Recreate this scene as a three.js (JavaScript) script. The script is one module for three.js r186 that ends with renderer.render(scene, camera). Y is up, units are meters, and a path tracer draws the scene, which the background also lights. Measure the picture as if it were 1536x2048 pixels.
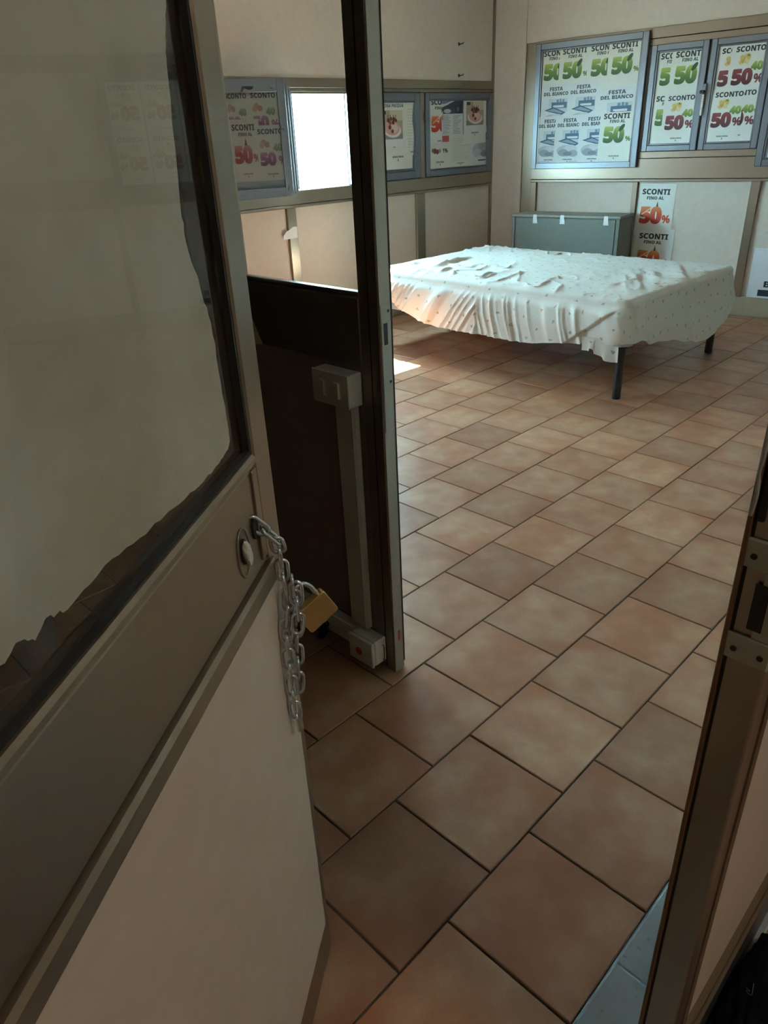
import * as THREE from 'three';
import { mergeGeometries, mergeVertices } from 'three/addons/utils/BufferGeometryUtils.js';
import { RectAreaLightUniformsLib } from 'three/addons/lights/RectAreaLightUniformsLib.js';
import { ConvexGeometry } from 'three/addons/geometries/ConvexGeometry.js';

// ---------------------------------------------------------------- camera, sky, sun, exposure
const scene = new THREE.Scene();
const camera = new THREE.PerspectiveCamera(70.96, 0.75, 0.03, 120);
camera.rotation.order = 'YXZ';
camera.position.set(-0.1144, 1.4853, 0.3206);
camera.rotation.set(-0.4796, -0.7717, -0.0486);
scene.add(camera);
scene.background = new THREE.Color().setRGB(0.45, 0.83, 1.0);
scene.backgroundIntensity = 58;
const sun = new THREE.DirectionalLight(new THREE.Color().setRGB(1.0, 0.92, 0.82), 80);
sun.name = 'sun';
sun.position.set(4.27 + 5.8, 1.82 + 18.2, -4.46 - 14.8);
sun.target.position.set(4.27, 1.82, -4.46);
sun.castShadow = true; sun.shadow.mapSize.set(2048, 2048);
Object.assign(sun.shadow.camera, { left: -6, right: 6, top: 6, bottom: -6, near: 1, far: 50 });
scene.add(sun, sun.target);
const renderer = new THREE.WebGLRenderer({ antialias: true });
renderer.toneMapping = THREE.LinearToneMapping;
renderer.toneMappingExposure = 1.62;
renderer.shadowMap.enabled = true;
RectAreaLightUniformsLib.init();

// ---------------------------------------------------------------- helpers
function rng(seed) { let s = seed >>> 0; return () => { s = (s + 0x6d2b79f5) | 0; let t = Math.imul(s ^ (s >>> 15), 1 | s); t = (t + Math.imul(t ^ (t >>> 7), 61 | t)) ^ t; return ((t ^ (t >>> 14)) >>> 0) / 4294967296; }; }
const R = rng(77);
const clamp = THREE.MathUtils.clamp, lerp = THREE.MathUtils.lerp, sstep = THREE.MathUtils.smoothstep;
const V = (x, y, z) => new THREE.Vector3(x, y, z);
function hash2(x, y, s) { let h = Math.imul(x, 374761393) + Math.imul(y, 668265263) + Math.imul(s, 974634221); h = Math.imul(h ^ (h >>> 13), 1274126177); return ((h ^ (h >>> 16)) >>> 0) / 4294967296; }
function vnoise(x, y, s = 0, per = 0) {
  const xi = Math.floor(x), yi = Math.floor(y), fx = x - xi, fy = y - yi, u = fx * fx * (3 - 2 * fx), v = fy * fy * (3 - 2 * fy);
  const w = (a) => (per ? ((a % per) + per) % per : a);
  return lerp(lerp(hash2(w(xi), w(yi), s), hash2(w(xi + 1), w(yi), s), u), lerp(hash2(w(xi), w(yi + 1), s), hash2(w(xi + 1), w(yi + 1), s), u), v);
}
function fbm(x, y, s = 0, oct = 4, per = 0) { let a = 0, k = 0.5, n = 0; for (let i = 0; i < oct; i++) { a += k * vnoise(x, y, s + i * 17, per); n += k; x *= 2; y *= 2; per *= 2; k *= 0.5; } return a / n; }
const lin = (r, g, b) => new THREE.Color().setRGB(r, g, b);
function dataTex(w, h, f, srgb = false) {
  const d = new Uint8Array(w * h * 4);
  for (let y = 0; y < h; y++) for (let x = 0; x < w; x++) { const c = f(x / w, y / h), o = (y * w + x) * 4; for (let k = 0; k < 3; k++) d[o + k] = clamp(Math.round(255 * (c.length ? c[k] : c)), 0, 255); d[o + 3] = 255; }
  const t = new THREE.DataTexture(d, w, h); t.magFilter = THREE.LinearFilter; t.minFilter = THREE.LinearMipmapLinearFilter; t.generateMipmaps = true;
  t.wrapS = t.wrapT = THREE.RepeatWrapping; if (srgb) t.colorSpace = THREE.SRGBColorSpace; t.needsUpdate = true; return t;
}
function canvasTex(w, h, draw) {
  const c = document.createElement('canvas'); c.width = w; c.height = h; draw(c.getContext('2d'), w, h);
  const t = new THREE.CanvasTexture(c); t.colorSpace = THREE.SRGBColorSpace; t.anisotropy = 8; return t;
}
const std = (o) => new THREE.MeshStandardMaterial(o);
const taken = {};
function numbered(n) { const k = taken[n] = (taken[n] ?? -1) + 1; return k ? `${n}_${String(k).padStart(3, '0')}` : n; }
function shadowed(o) { o.traverse((m) => { if (m.isMesh) { m.castShadow = true; m.receiveShadow = true; } }); return o; }
function thing(name, label, category, group, kind) {
  const o = new THREE.Group(); o.name = numbered(name); o.userData = {};
  if (label) o.userData.label = label; if (category) o.userData.category = category; if (group) o.userData.group = group; if (kind) o.userData.kind = kind;
  scene.add(o); return o;
}
function part(name, geo, mat, parent, label) { const m = new THREE.Mesh(geo, mat); m.name = name; if (label) m.userData.label = label; parent.add(m); return m; }
// wall frames: x runs along the wall, y up, z out of the wall
function frame(ox, oz, ang) { const c = Math.cos(ang), s = Math.sin(ang); return { ang, at: (u, v, n) => V(ox + c * u + s * n, v, oz - s * u + c * n) }; }
function put(o, fr, u, v, n) { o.position.copy(fr.at(u, v, n)); o.rotation.y = fr.ang; return o; }
// geometry: box with chamfered edges, uv in metres
function boxUV(g) {
  g = g.index ? g.toNonIndexed() : g; const p = g.attributes.position, uv = new Float32Array(p.count * 2), a = V(), b = V(), c = V(), n = V();
  for (let i = 0; i < p.count; i += 3) {
    a.fromBufferAttribute(p, i); b.fromBufferAttribute(p, i + 1); c.fromBufferAttribute(p, i + 2);
    n.copy(b).sub(a).cross(c.clone().sub(a)); const ax = Math.abs(n.x), ay = Math.abs(n.y), az = Math.abs(n.z);
    [a, b, c].forEach((q, k) => { const j = (i + k) * 2; if (ay >= ax && ay >= az) { uv[j] = q.x; uv[j + 1] = q.z; } else if (ax >= az) { uv[j] = q.z; uv[j + 1] = q.y; } else { uv[j] = q.x; uv[j + 1] = q.y; } });
  }
  g.setAttribute('uv', new THREE.BufferAttribute(uv, 2)); return g;
}
function bx(x0, x1, y0, y1, z0, z1, c = 0.002) {
  c = Math.min(c, (x1 - x0) * 0.45, (y1 - y0) * 0.45, (z1 - z0) * 0.45); const pts = [];
  if (c < 1e-4) { const g = new THREE.BoxGeometry(x1 - x0, y1 - y0, z1 - z0).toNonIndexed(); g.translate((x0 + x1) / 2, (y0 + y1) / 2, (z0 + z1) / 2); return boxUV(g); }
  for (const [x, sx] of [[x0, 1], [x1, -1]]) for (const [y, sy] of [[y0, 1], [y1, -1]]) for (const [z, sz] of [[z0, 1], [z1, -1]]) { pts.push(V(x + sx * c, y + sy * c, z), V(x + sx * c, y, z + sz * c), V(x, y + sy * c, z + sz * c)); }
  return boxUV(new ConvexGeometry(pts));
}
const plain = (g) => { g = g.index ? g.toNonIndexed() : g.clone(); for (const k of Object.keys(g.attributes)) if (!['position', 'normal', 'uv'].includes(k)) g.deleteAttribute(k); return g; };
const merge = (...gs) => mergeGeometries(gs.map(plain));
function tube(pts, r, seg = 24, rad = 8, closed = false) { return new THREE.TubeGeometry(new THREE.CatmullRomCurve3(pts, closed, 'catmullrom', 0.3), seg, r, rad, closed); }
function cyl(r0, r1, h, n = 20) { return new THREE.CylinderGeometry(r1, r0, h, n); }
// curved surface from a function of (i/nu, j/nv) -> [x,y,z,u,v]
function surf(nu, nv, f, closeU = false) {
  const pos = [], uv = [], idx = [];
  for (let j = 0; j <= nv; j++) for (let i = 0; i <= nu; i++) { const q = f(i / nu, j / nv); pos.push(q[0], q[1], q[2]); uv.push(q[3] ?? i / nu, q[4] ?? j / nv); }
  for (let j = 0; j < nv; j++) for (let i = 0; i < nu; i++) { const a = j * (nu + 1) + i, b = a + 1, c = a + nu + 1, d = c + 1; idx.push(a, b, d, a, d, c); }
  const g = new THREE.BufferGeometry(); g.setAttribute('position', new THREE.Float32BufferAttribute(pos, 3)); g.setAttribute('uv', new THREE.Float32BufferAttribute(uv, 2)); g.setIndex(idx); g.computeVertexNormals();
  if (closeU) { const n = g.attributes.normal; for (let j = 0; j <= nv; j++) { const a = j * (nu + 1), b = a + nu; const v = V(n.getX(a) + n.getX(b), n.getY(a) + n.getY(b), n.getZ(a) + n.getZ(b)).normalize(); n.setXYZ(a, v.x, v.y, v.z); n.setXYZ(b, v.x, v.y, v.z); } }
  return g;
}

// ---------------------------------------------------------------- materials
const grain = dataTex(256, 256, (x, y) => 0.9 + 0.1 * fbm(x * 32, y * 32, 3, 3, 32)), fine = dataTex(256, 256, (x, y) => fbm(x * 64, y * 64, 9, 3, 64));
const M = {};
M.panel = std({ color: lin(0.64, 0.545, 0.455), roughness: 0.6, map: grain, bumpMap: fine, bumpScale: 0.0003 });
M.wall = std({ color: lin(0.64, 0.565, 0.48), roughness: 0.8, map: grain, bumpMap: fine, bumpScale: 0.0006 });
M.ochre = std({ color: lin(0.62, 0.56, 0.46), roughness: 0.9, map: grain });
M.ceil = std({ color: lin(0.66, 0.64, 0.60), roughness: 0.9 });
M.bronze = std({ color: lin(0.31, 0.25, 0.19), metalness: 0.8, roughness: 0.34, roughnessMap: dataTex(128, 128, (x, y) => 0.8 + 0.2 * fbm(x * 16, y * 16, 4, 3, 16)) });
M.silver = std({ color: lin(0.20, 0.212, 0.235), metalness: 0.75, roughness: 0.36 });
M.white = std({ color: lin(0.74, 0.66, 0.54), roughness: 0.45 });
M.whitecap = std({ color: lin(0.80, 0.72, 0.59), roughness: 0.35 });
M.black = std({ color: lin(0.012, 0.012, 0.014), roughness: 0.35 });
M.rubber = std({ color: lin(0.018, 0.017, 0.016), roughness: 0.7 });
M.red = std({ color: lin(0.5, 0.03, 0.02), roughness: 0.5 });
M.chain = std({ color: lin(0.62, 0.66, 0.68), metalness: 1, roughness: 0.22 });
M.brass = std({ color: lin(0.62, 0.40, 0.15), metalness: 0.85, roughness: 0.38 });
M.glass = new THREE.MeshPhysicalMaterial({ color: lin(0.96, 0.98, 0.97), transmission: 1, thickness: 0, roughness: 0, ior: 1.52 });
M.film = new THREE.MeshPhysicalMaterial({ color: lin(0.62, 0.65, 0.67), transmission: 1, thickness: 0, roughness: 0.04, ior: 1.45 });
M.backpane = std({ color: lin(0.34, 0.37, 0.40), roughness: 0.15 });
M.brown = std({ color: lin(0.40, 0.29, 0.245), roughness: 0.55, map: grain });
M.greymetal = std({ color: lin(0.17, 0.185, 0.155), roughness: 0.5, metalness: 0.15, map: grain });
M.bedmetal = std({ color: lin(0.45, 0.46, 0.47), roughness: 0.4, metalness: 0.5 });
M.slat = std({ color: lin(0.55, 0.47, 0.36), roughness: 0.6 });
M.tape = new THREE.MeshPhysicalMaterial({ color: lin(0.8, 0.82, 0.8), roughness: 0.35 });
M.stone = std({ color: lin(1, 1, 1), roughness: 0.55, map: dataTex(256, 256, (x, y) => { const n = fbm(x * 20, y * 20, 31, 4, 20), s = vnoise(x * 110, y * 110, 5, 110) > 0.93 ? -0.12 : 0, k = 0.60 + 0.14 * n + s; return [k * 0.95, k, k * 1.02]; }, true) });
M.grout = std({ color: lin(0.10, 0.075, 0.055), roughness: 0.95 });
M.yellow = std({ color: lin(0.86, 0.80, 0.48), roughness: 0.7 });
M.paperback = new THREE.MeshPhysicalMaterial({ color: lin(0.74, 0.73, 0.66), roughness: 0.9, transmission: 0.18, thickness: 0 });
M.outfloor = std({ color: lin(0.36, 0.24, 0.17), roughness: 0.7, map: grain });
M.earth = std({ color: lin(0.42, 0.40, 0.36), roughness: 0.95 });

// ---------------------------------------------------------------- floor tiles
const T = 0.30, TA = 0.3009;
const tileMats = [];
for (let k = 0; k < 8; k++) {
  const s = 100 + k * 13, tone = [0, 0.05, -0.05, 0.03, -0.02, 0.07, -0.07, 0][k], warm = [0, 0.1, 0.25, -0.1, 0.35, 0.0, 0.15, -0.15][k];
  const map = dataTex(160, 160, (x, y) => {
    const n = fbm(x * 3 + 0.3, y * 3, s, 4), m = fbm(x * 9, y * 9, s + 5, 3), e = Math.max(Math.abs(x - 0.5), Math.abs(y - 0.5)) * 2;
    const rim = sstep(e + (n - 0.5) * 0.9, 0.6, 1.05), q = fbm(x * 2.2 + 7, y * 2.2 + 3, s + 60, 3);
    const pale = clamp((n - 0.5) * 1.9 + 0.52 + (m - 0.5) * 0.45 - 0.30 * rim - warm * 0.45, 0, 1), rust = clamp((q - 0.5) * 2.4 + 0.12 + warm * 0.5 + 0.22 * rim, 0, 0.85);   // fired clay: pale clouds, redder rim and rust patches with a grain of their own
    const g = 0.985 + tone * 1.1 + (vnoise(x * 150, y * 150, s) - 0.5) * 0.05, mix3 = (c) => lerp(lerp([0.660, 0.475, 0.365][c], [0.735, 0.590, 0.470][c], pale), [0.620, 0.390, 0.270][c], rust * 0.75) * g;
    return [mix3(0), mix3(1), mix3(2)];
  }, true);
  map.wrapS = map.wrapT = THREE.ClampToEdgeWrapping;
  tileMats.push(new THREE.MeshPhysicalMaterial({ map, roughness: 0.37, roughnessMap: dataTex(64, 64, (x, y) => 0.82 + 0.18 * fbm(x * 8, y * 8, s, 3, 8)), bumpMap: fine, bumpScale: 0.0004, specularIntensity: 1 }));
}
function tileGeo(w, d, turn) {   // top face, chamfer ring and sides; y = 0 at the top
  const c = 0.0022, h = 0.0075, pos = [], uv = [], a = w / 2, b = d / 2;
  const ring = [[[-a + c, 0, -b + c], [a - c, 0, -b + c], [a - c, 0, b - c], [-a + c, 0, b - c]], [[-a, -c * 0.8, -b], [a, -c * 0.8, -b], [a, -c * 0.8, b], [-a, -c * 0.8, b]], [[-a, -h, -b], [a, -h, -b], [a, -h, b], [-a, -h, b]]];
  const tuv = (p) => { let u = p[0] / w + 0.5, v = p[2] / d + 0.5; for (let k = 0; k < turn; k++) [u, v] = [v, 1 - u]; return [u, v]; };
  const quad = (p, q, r, s) => { for (const t of [p, q, r, p, r, s]) { pos.push(...t); uv.push(...tuv(t)); } };
  quad(ring[0][0], ring[0][3], ring[0][2], ring[0][1]);
  for (let k = 0; k < 2; k++) for (let i = 0; i < 4; i++) { const j = (i + 1) % 4; quad(ring[k][i], ring[k][j], ring[k + 1][j], ring[k + 1][i]); }
  const g = new THREE.BufferGeometry(); g.setAttribute('position', new THREE.Float32BufferAttribute(pos, 3)); g.setAttribute('uv', new THREE.Float32BufferAttribute(uv, 2)); g.computeVertexNormals(); return g;
}
const tgeos = [0, 1, 2, 3].map((t) => tileGeo(TA - 0.0052, T - 0.0052, t));
const floorT = thing('floor', 'terracotta and beige square tile floor laid in staggered rows', 'floor', null, 'structure');
part('mortar_bed', bx(-1.7, 7.1, -0.06, -0.0045, -4.8, 0.0, 0), M.grout, floorT);
const rowOff = [0.056, 0.561, 0.049, 0.566, 0.091, 0.625];
camera.aspect = 0.75; camera.updateProjectionMatrix(); camera.updateMatrixWorld(true);
const tiles = [];
for (let k = 0; k < 16; k++) {
  const off = k < 6 ? rowOff[k] : (k % 2 ? 0.61 : 0.1) + 0.01 * (k - 6);
  for (let i = -7; i < 23; i++) {
    const x = (off + i) * TA + TA / 2, z = -(k + 0.5) * T, xr = 6.18 + 0.113 * (z + 4.4) + 0.2;
    if (x < -1.55 || x > xr + 0.1) continue;
    const p = V(x, 0, z).project(camera), vis = p.z < 1 && Math.abs(p.x) < 1.12 && Math.abs(p.y) < 1.12 && V(x, 0, z).applyMatrix4(camera.matrixWorldInverse).z < 0;
    tiles.push({ x, z, k, i, vis, d: V(x, 0, z).distanceTo(camera.position), m: Math.floor(hash2(i, k, 4) * 8) % 8, t: Math.floor(hash2(i, k, 9) * 4) % 4, y: (hash2(i, k, 21) - 0.5) * 0.0007, tx: (hash2(i, k, 22) - 0.5) * 0.005, tz: (hash2(i, k, 23) - 0.5) * 0.005 });
  }
}
tiles.sort((a, b) => (b.vis - a.vis) || a.d - b.d);
const rest = [];
tiles.forEach((t, n) => {
  if (n < 290 && t.vis) { const m = part(n ? `tile_${String(n).padStart(3, '0')}` : 'tile', tgeos[t.t], tileMats[t.m], floorT); m.position.set(t.x, t.y, t.z); m.rotation.set(t.tx, 0, t.tz); } else { const g = tgeos[t.t].clone(); g.translate(t.x, t.y, t.z); rest.push(g); }
});
{ const m = part('further_tiles', mergeGeometries(rest), tileMats[0], floorT); m.userData.kind = 'stuff'; }

// ---------------------------------------------------------------- threshold and the space outside the door
const thr = thing('threshold', 'pale grey stone threshold slabs under the entrance door', 'threshold', null, 'structure');
part('stone_slab', bx(-1.7, 0.7785, -0.05, 0.001, 0.003, 0.197, 0.003), M.stone, thr);
part('stone_slab_001', bx(0.7815, 7.1, -0.05, 0.0008, 0.003, 0.197, 0.003), M.stone, thr);
const outF = thing('floor_outside', 'terracotta floor outside the entrance', 'floor', null, 'structure');
part('slab', bx(-2.2, 2.6, -0.06, -0.002, 0.196, 3.1, 0), M.outfloor, outF);
const lobby = thing('wall_lobby', 'plain plaster walls of the entrance lobby', 'wall', null, 'structure');
part('wall_body', bx(-2.3, -2.2, -0.06, 2.7, 0.18, 3.2, 0), M.ochre, lobby);
part('wall_body', bx(2.6, 2.7, -0.06, 2.7, 0.18, 3.2, 0), M.ochre, lobby);
part('wall_body', bx(-2.2, 2.6, -0.06, 2.7, 3.1, 3.2, 0), M.ochre, lobby);
part('lobby_ceiling', bx(-2.3, 2.7, 2.7, 2.8, 0.1, 3.2, 0), M.ochre, lobby);

{ // warm ceiling lamp of the lobby, behind the visitor's right shoulder
  const o = thing('ceiling_lamp', 'square warm white ceiling lamp in the entrance lobby', 'lamp'); o.position.set(0.72, 2.70, 1.45);
  part('housing', merge(bx(-0.32, 0.32, -0.05, 0, -0.32, -0.30, 0.002), bx(-0.32, 0.32, -0.05, 0, 0.30, 0.32, 0.002), bx(-0.32, -0.30, -0.05, 0, -0.30, 0.30, 0.002), bx(0.30, 0.32, -0.05, 0, -0.30, 0.30, 0.002), bx(-0.30, 0.30, -0.02, 0, -0.30, 0.30, 0)), M.whitecap, o);
  part('diffuser', bx(-0.299, 0.299, -0.044, -0.040, -0.299, 0.299, 0), std({ color: lin(0.8, 0.75, 0.65), emissive: lin(1.0, 0.90, 0.74), emissiveIntensity: 2.5, roughness: 0.6 }), o);
  const l = new THREE.RectAreaLight(lin(1.0, 0.90, 0.74), 6.5, 0.58, 0.58); l.name = 'lobby_lamp'; l.position.set(0.72, 2.648, 1.45); l.lookAt(0.72, 0, 1.45); scene.add(l); }

// ---------------------------------------------------------------- room shell
const RA = -Math.atan2(0.9936, 0.1129), FR = frame(6.179, -4.397, RA), FL = frame(6.179, -4.397, -0.0386), FP = frame(1.1228, 0, -Math.PI / 2), FD = frame(0.387, -0.419, THREE.MathUtils.degToRad(35));
const HC = 2.75;
const ceil = thing('ceiling', 'plain white ceiling', 'ceiling', null, 'structure');
part('ceiling_slab', bx(-1.8, 7.2, HC, HC + 0.1, -4.95, 0.2, 0), M.ceil, ceil);
const wb = thing('wall_side', 'plain side wall of the passage', 'wall', null, 'structure');
part('wall_body', bx(-1.8, -1.65, -0.06, HC, -4.95, 0.18, 0), M.wall, wb);
// front wall with the door opening
const wf = thing('wall_front', 'beige front wall around the entrance door', 'wall', null, 'structure');
part('wall_body', bx(-2.3, -0.50, -0.06, HC, 0.12, 0.185, 0), M.wall, wf);
part('wall_body', bx(1.72, 7.2, -0.06, HC, 0.12, 0.185, 0), M.wall, wf);
part('wall_body', bx(-0.50, 1.72, 2.16, HC, 0.12, 0.185, 0), M.wall, wf);
// right wall
const wr = put(thing('wall_right', 'far wall of beige panels in a bronze aluminium frame', 'wall', null, 'structure'), FR, 0, 0, 0);
part('wall_body', bx(-0.2, 5.0, -0.06, HC, -0.20, -0.03, 0), M.wall, wr);
part('upper_panel', bx(0.32, 5.0, 2.175, HC, -0.03, -0.006, 0.001), M.panel, wr);
part('frame_post', bx(0.322, 0.43, 0.15, 2.175, -0.03, -0.012, 0.002), M.bronze, wr);
part('top_trim', bx(0.43, 5.0, 2.10, 2.175, -0.03, 0.012, 0.003), M.bronze, wr);
part('top_trim', bx(0.43, 5.0, 2.052, 2.098, -0.03, 0.002, 0.003), M.bronze, wr);
part('sill_rail', bx(0.43, 5.0, 1.075, 1.232, -0.03, 0.012, 0.003), M.bronze, wr);
part('sill_rail', bx(0.43, 5.0, 1.234, 1.285, -0.03, 0.006, 0.003), M.bronze, wr);
part('sill_rail', bx(0.43, 5.0, 1.052, 1.073, -0.03, 0.022, 0.003), M.bronze, wr);
for (const [a, b] of [[0.432, 0.49], [1.425, 1.468], [2.39, 2.458], [3.38, 3.44]]) part('mullion', bx(a, b, 0.13, 1.052, -0.03, 0.012, 0.003), M.bronze, wr);
for (const [a, b] of [[0.49, 1.425], [1.468, 2.39], [2.458, 3.38], [3.44, 5.0]]) part('lower_panel', bx(a, b, 0.13, 1.052, -0.03, -0.016, 0.001), M.panel, wr);
const bsR = put(thing('baseboard_right', 'dark beige skirting along the panelled wall', 'baseboard', null, 'structure'), FR, 0, 0, 0);
part('skirting', bx(0.3, 5.0, 0.0, 0.155, -0.03, 0.028, 0.004), std({ color: lin(0.36, 0.30, 0.21), roughness: 0.5, map: grain }), bsR);
// corner column
const col = put(thing('column', 'plain beige square column in the room corner', 'column', null, 'structure'), FR, 0, 0, 0);
part('column_body', bx(-0.15, 0.32, -0.01, HC, -0.2, 0.004, 0.004), M.wall, col);
// left wall, with the open window in it
const wl = put(thing('wall_left', 'window wall of beige panels in a bronze aluminium frame', 'wall', null, 'structure'), FL, 0, 0, 0);
const WO = [-3.05, -1.83, 1.15, 1.82];
const W2 = [-4.65, -3.95];   // second window, hidden from the door by the partition; its light reaches the floor past the partition post
part('wall_body', bx(-8.0, W2[0], -0.06, HC, -0.14, -0.03, 0), M.wall, wl);
part('wall_body', bx(W2[0], W2[1], -0.06, WO[2], -0.14, -0.03, 0), M.wall, wl);
part('wall_body', bx(W2[0], W2[1], WO[3], HC, -0.14, -0.03, 0), M.wall, wl);
part('wall_body', bx(W2[1], WO[0], -0.06, HC, -0.14, -0.03, 0), M.wall, wl);
part('frame_post', bx(W2[0] - 0.03, W2[0] + 0.03, 1.15, 1.82, -0.14, -0.004, 0.002), M.bronze, wl); part('frame_post', bx(W2[1] - 0.03, W2[1] + 0.03, 1.15, 1.82, -0.14, -0.004, 0.002), M.bronze, wl);
part('wall_body', bx(WO[1], 0.2, -0.06, HC, -0.14, -0.03, 0), M.wall, wl);
part('wall_body', bx(WO[0], WO[1], -0.06, WO[2], -0.14, -0.03, 0), M.wall, wl);
part('wall_body', bx(WO[0], WO[1], WO[3], HC, -0.14, -0.03, 0), M.wall, wl);
part('upper_panel', bx(-3.6, -0.028, 1.91, HC, -0.03, -0.006, 0.001), M.panel, wl);
part('upper_panel', bx(-8.0, -3.6, 1.91, HC, -0.03, -0.006, 0.001), M.panel, wl);
part('corner_profile', bx(-0.026, 0.006, 0, HC, -0.03, 0.006, 0.002), M.bronze, wl);
part('top_trim', bx(-8.0, -0.028, 1.845, 1.91, -0.03, 0.008, 0.003), M.bronze, wl);
part('top_trim', bx(-8.0, -0.028, 1.82, 1.843, -0.03, 0.000, 0.002), M.bronze, wl);
part('sill_rail', bx(-8.0, -0.028, 1.05, 1.15, -0.03, 0.008, 0.003), M.bronze, wl);
part('sill_rail', bx(-8.0, -0.028, 1.028, 1.048, -0.03, 0.016, 0.003), M.bronze, wl);
for (const [a, b] of [[-4.0, -3.93], [-2.515, -2.43], [-1.07, -0.962]]) part('mullion', bx(a, b, 0.1, 1.028, -0.03, 0.012, 0.003), M.bronze, wl);
for (const [a, b] of [[-8.0, -4.0], [-3.93, -2.515], [-2.43, -1.07], [-0.962, -0.028]]) part('lower_panel', bx(a, b, 0.1, 1.028, -0.03, -0.014, 0.001), M.panel, wl);
part('frame_post', bx(WO[0] - 0.03, WO[0] + 0.01, 1.15, 1.82, -0.14, -0.004, 0.002), M.bronze, wl);
part('frame_post', bx(-1.0, -0.945, 1.15, 1.82, -0.03, 0.004, 0.003), M.bronze, wl);
part('opening_sill', bx(WO[0], WO[1], 1.135, 1.152, -0.16, -0.002, 0.002), M.bronze, wl);
part('opening_head', bx(WO[0], WO[1], 1.806, 1.822, -0.14, -0.004, 0.002), M.bronze, wl);
const bsL = put(thing('baseboard_left', 'dark beige skirting under the window wall', 'baseboard', null, 'structure'), FL, 0, 0, 0);
part('skirting', bx(-8.0, 0.0, 0, 0.12, -0.03, 0.02, 0.004), std({ color: lin(0.36, 0.30, 0.21), roughness: 0.5, map: grain }), bsL);
const gnd = thing('ground_outside', 'pale paved ground outside the window', 'ground', null, 'structure');
part('paving', bx(-14, 24, -0.5, -0.15, -30, -4.95, 0), M.earth, gnd);

// ---------------------------------------------------------------- window sashes
// local: origin at the lower corner nearest the column, w x h
function sash(name, label, fr, u0, u1, v0, v1, n, bw, opt = {}) {
  const o = put(thing(name, label, 'window', null, 'structure'), fr, u0, v0, n), w = u1 - u0, h = v1 - v0, d = opt.d ?? 0.035, mt = opt.mat ?? M.silver, c = 0.004;
  if (opt.turn) o.rotation.y += opt.turn;
  part('stile', bx(0, bw, 0, h, 0, d, c), mt, o); part('stile', bx(w - bw, w, 0, h, 0, d, c), mt, o);
  part('rail', bx(bw, w - bw, 0, bw, 0, d - 0.0006, c), mt, o); part('rail', bx(bw, w - bw, h - bw, h, 0, d - 0.0006, c), mt, o);
  const b = bw, e = 0.012;
  part('glazing_bead', merge(bx(b, b + e, b, h - b, 0.008, d - 0.008, 0.003), bx(w - b - e, w - b, b, h - b, 0.008, d - 0.008, 0.003), bx(b + e, w - b - e, b, b + e, 0.008, d - 0.0085, 0.003), bx(b + e, w - b - e, h - b - e, h - b, 0.008, d - 0.0085, 0.003)), mt, o);
  part('pane', bx(b, w - b, b, h - b, 0.004, 0.008, 0), M.backpane, o, 'grey window pane with the shutter closed behind it');
  return o;
}
const s1 = sash('window_1', 'large grey framed window sash full of green and white flyers', FR, 0.445, 1.445, 1.165, 2.155, 0.014, 0.05);
const s2 = sash('window_2', 'narrow closed sash with two green and one dark red discount flyers', FR, 1.474, 1.922, 1.286, 2.052, 0.002, 0.045);
const s3 = sash('window_3', 'narrow closed sash filled with dark red discount flyers', FR, 1.938, 2.386, 1.286, 2.052, 0.002, 0.045);
const s4 = sash('window_4', 'grey framed sash beyond the dark red flyers', FR, 2.395, 3.38, 1.16, 2.04, 0.014, 0.05);
const pA = sash('window_5', 'closed sash beside the open window with a cake poster', FL, -1.83, -1.012, 1.155, 1.815, -0.020, 0.062);
const s5 = sash('window_6', 'wide closed sash beside the column covered in mixed flyers', FL, -0.94, -0.03, 1.155, 1.815, -0.020, 0.05);
// hinges and latches
part('hinge', bx(-0.012, 0.012, 0.10, 0.17, 0.03, 0.046, 0.004), M.silver, s5); part('hinge', bx(-0.012, 0.012, 0.45, 0.52, 0.03, 0.046, 0.004), M.silver, s5);
{ const l = part('latch', bx(-0.018, 0.010, 0.30, 0.47, 0.036, 0.052, 0.004), M.silver, s3, 'steel latch plate'); part('latch_knob', bx(-0.03, 0.008, 0.40, 0.425, 0.05, 0.085, 0.006), M.black, l); part('latch_lever', bx(-0.014, 0.006, 0.245, 0.40, 0.052, 0.062, 0.004), M.chain, l); }
// the sash that stands open, swung into the room; three stepped profiles make its depth
const OS = thing('open_sash', 'open window sash with red discount flyers under wrinkled clear film', 'window');
put(OS, FL, -3.04, 1.125, 0.03); OS.rotation.y = FL.ang - 0.21;
{
  const W0 = 0.512, H0 = 0.765, bw = 0.062;
  part('stile', bx(0, bw, 0, H0, 0.0, 0.03, 0.003), M.silver, OS); part('stile', bx(W0 - bw, W0, 0, H0, 0.0, 0.03, 0.003), M.silver, OS);
  part('rail', bx(bw, W0 - bw, 0, bw + 0.004, 0.0, 0.0295, 0.003), M.silver, OS); part('rail', bx(bw, W0 - bw, H0 - bw - 0.02, H0, 0.0, 0.0295, 0.003), M.silver, OS);
  part('pane', bx(bw, W0 - bw, bw, H0 - bw, 0.004, 0.008, 0), M.backpane, OS, 'grey window pane with the shutter closed behind it');
  part('stepped_profile', bx(0, W0 + 0.035, 0.014, H0 - 0.026, -0.028, -0.001, 0.003), M.silver, OS);
  part('stepped_profile', bx(0, W0 + 0.068, 0.026, H0 - 0.046, -0.056, -0.029, 0.003), M.silver, OS);
  part('stepped_profile', bx(0, W0 + 0.092, 0.038, H0 - 0.066, -0.080, -0.057, 0.003), M.silver, OS);
}

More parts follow.
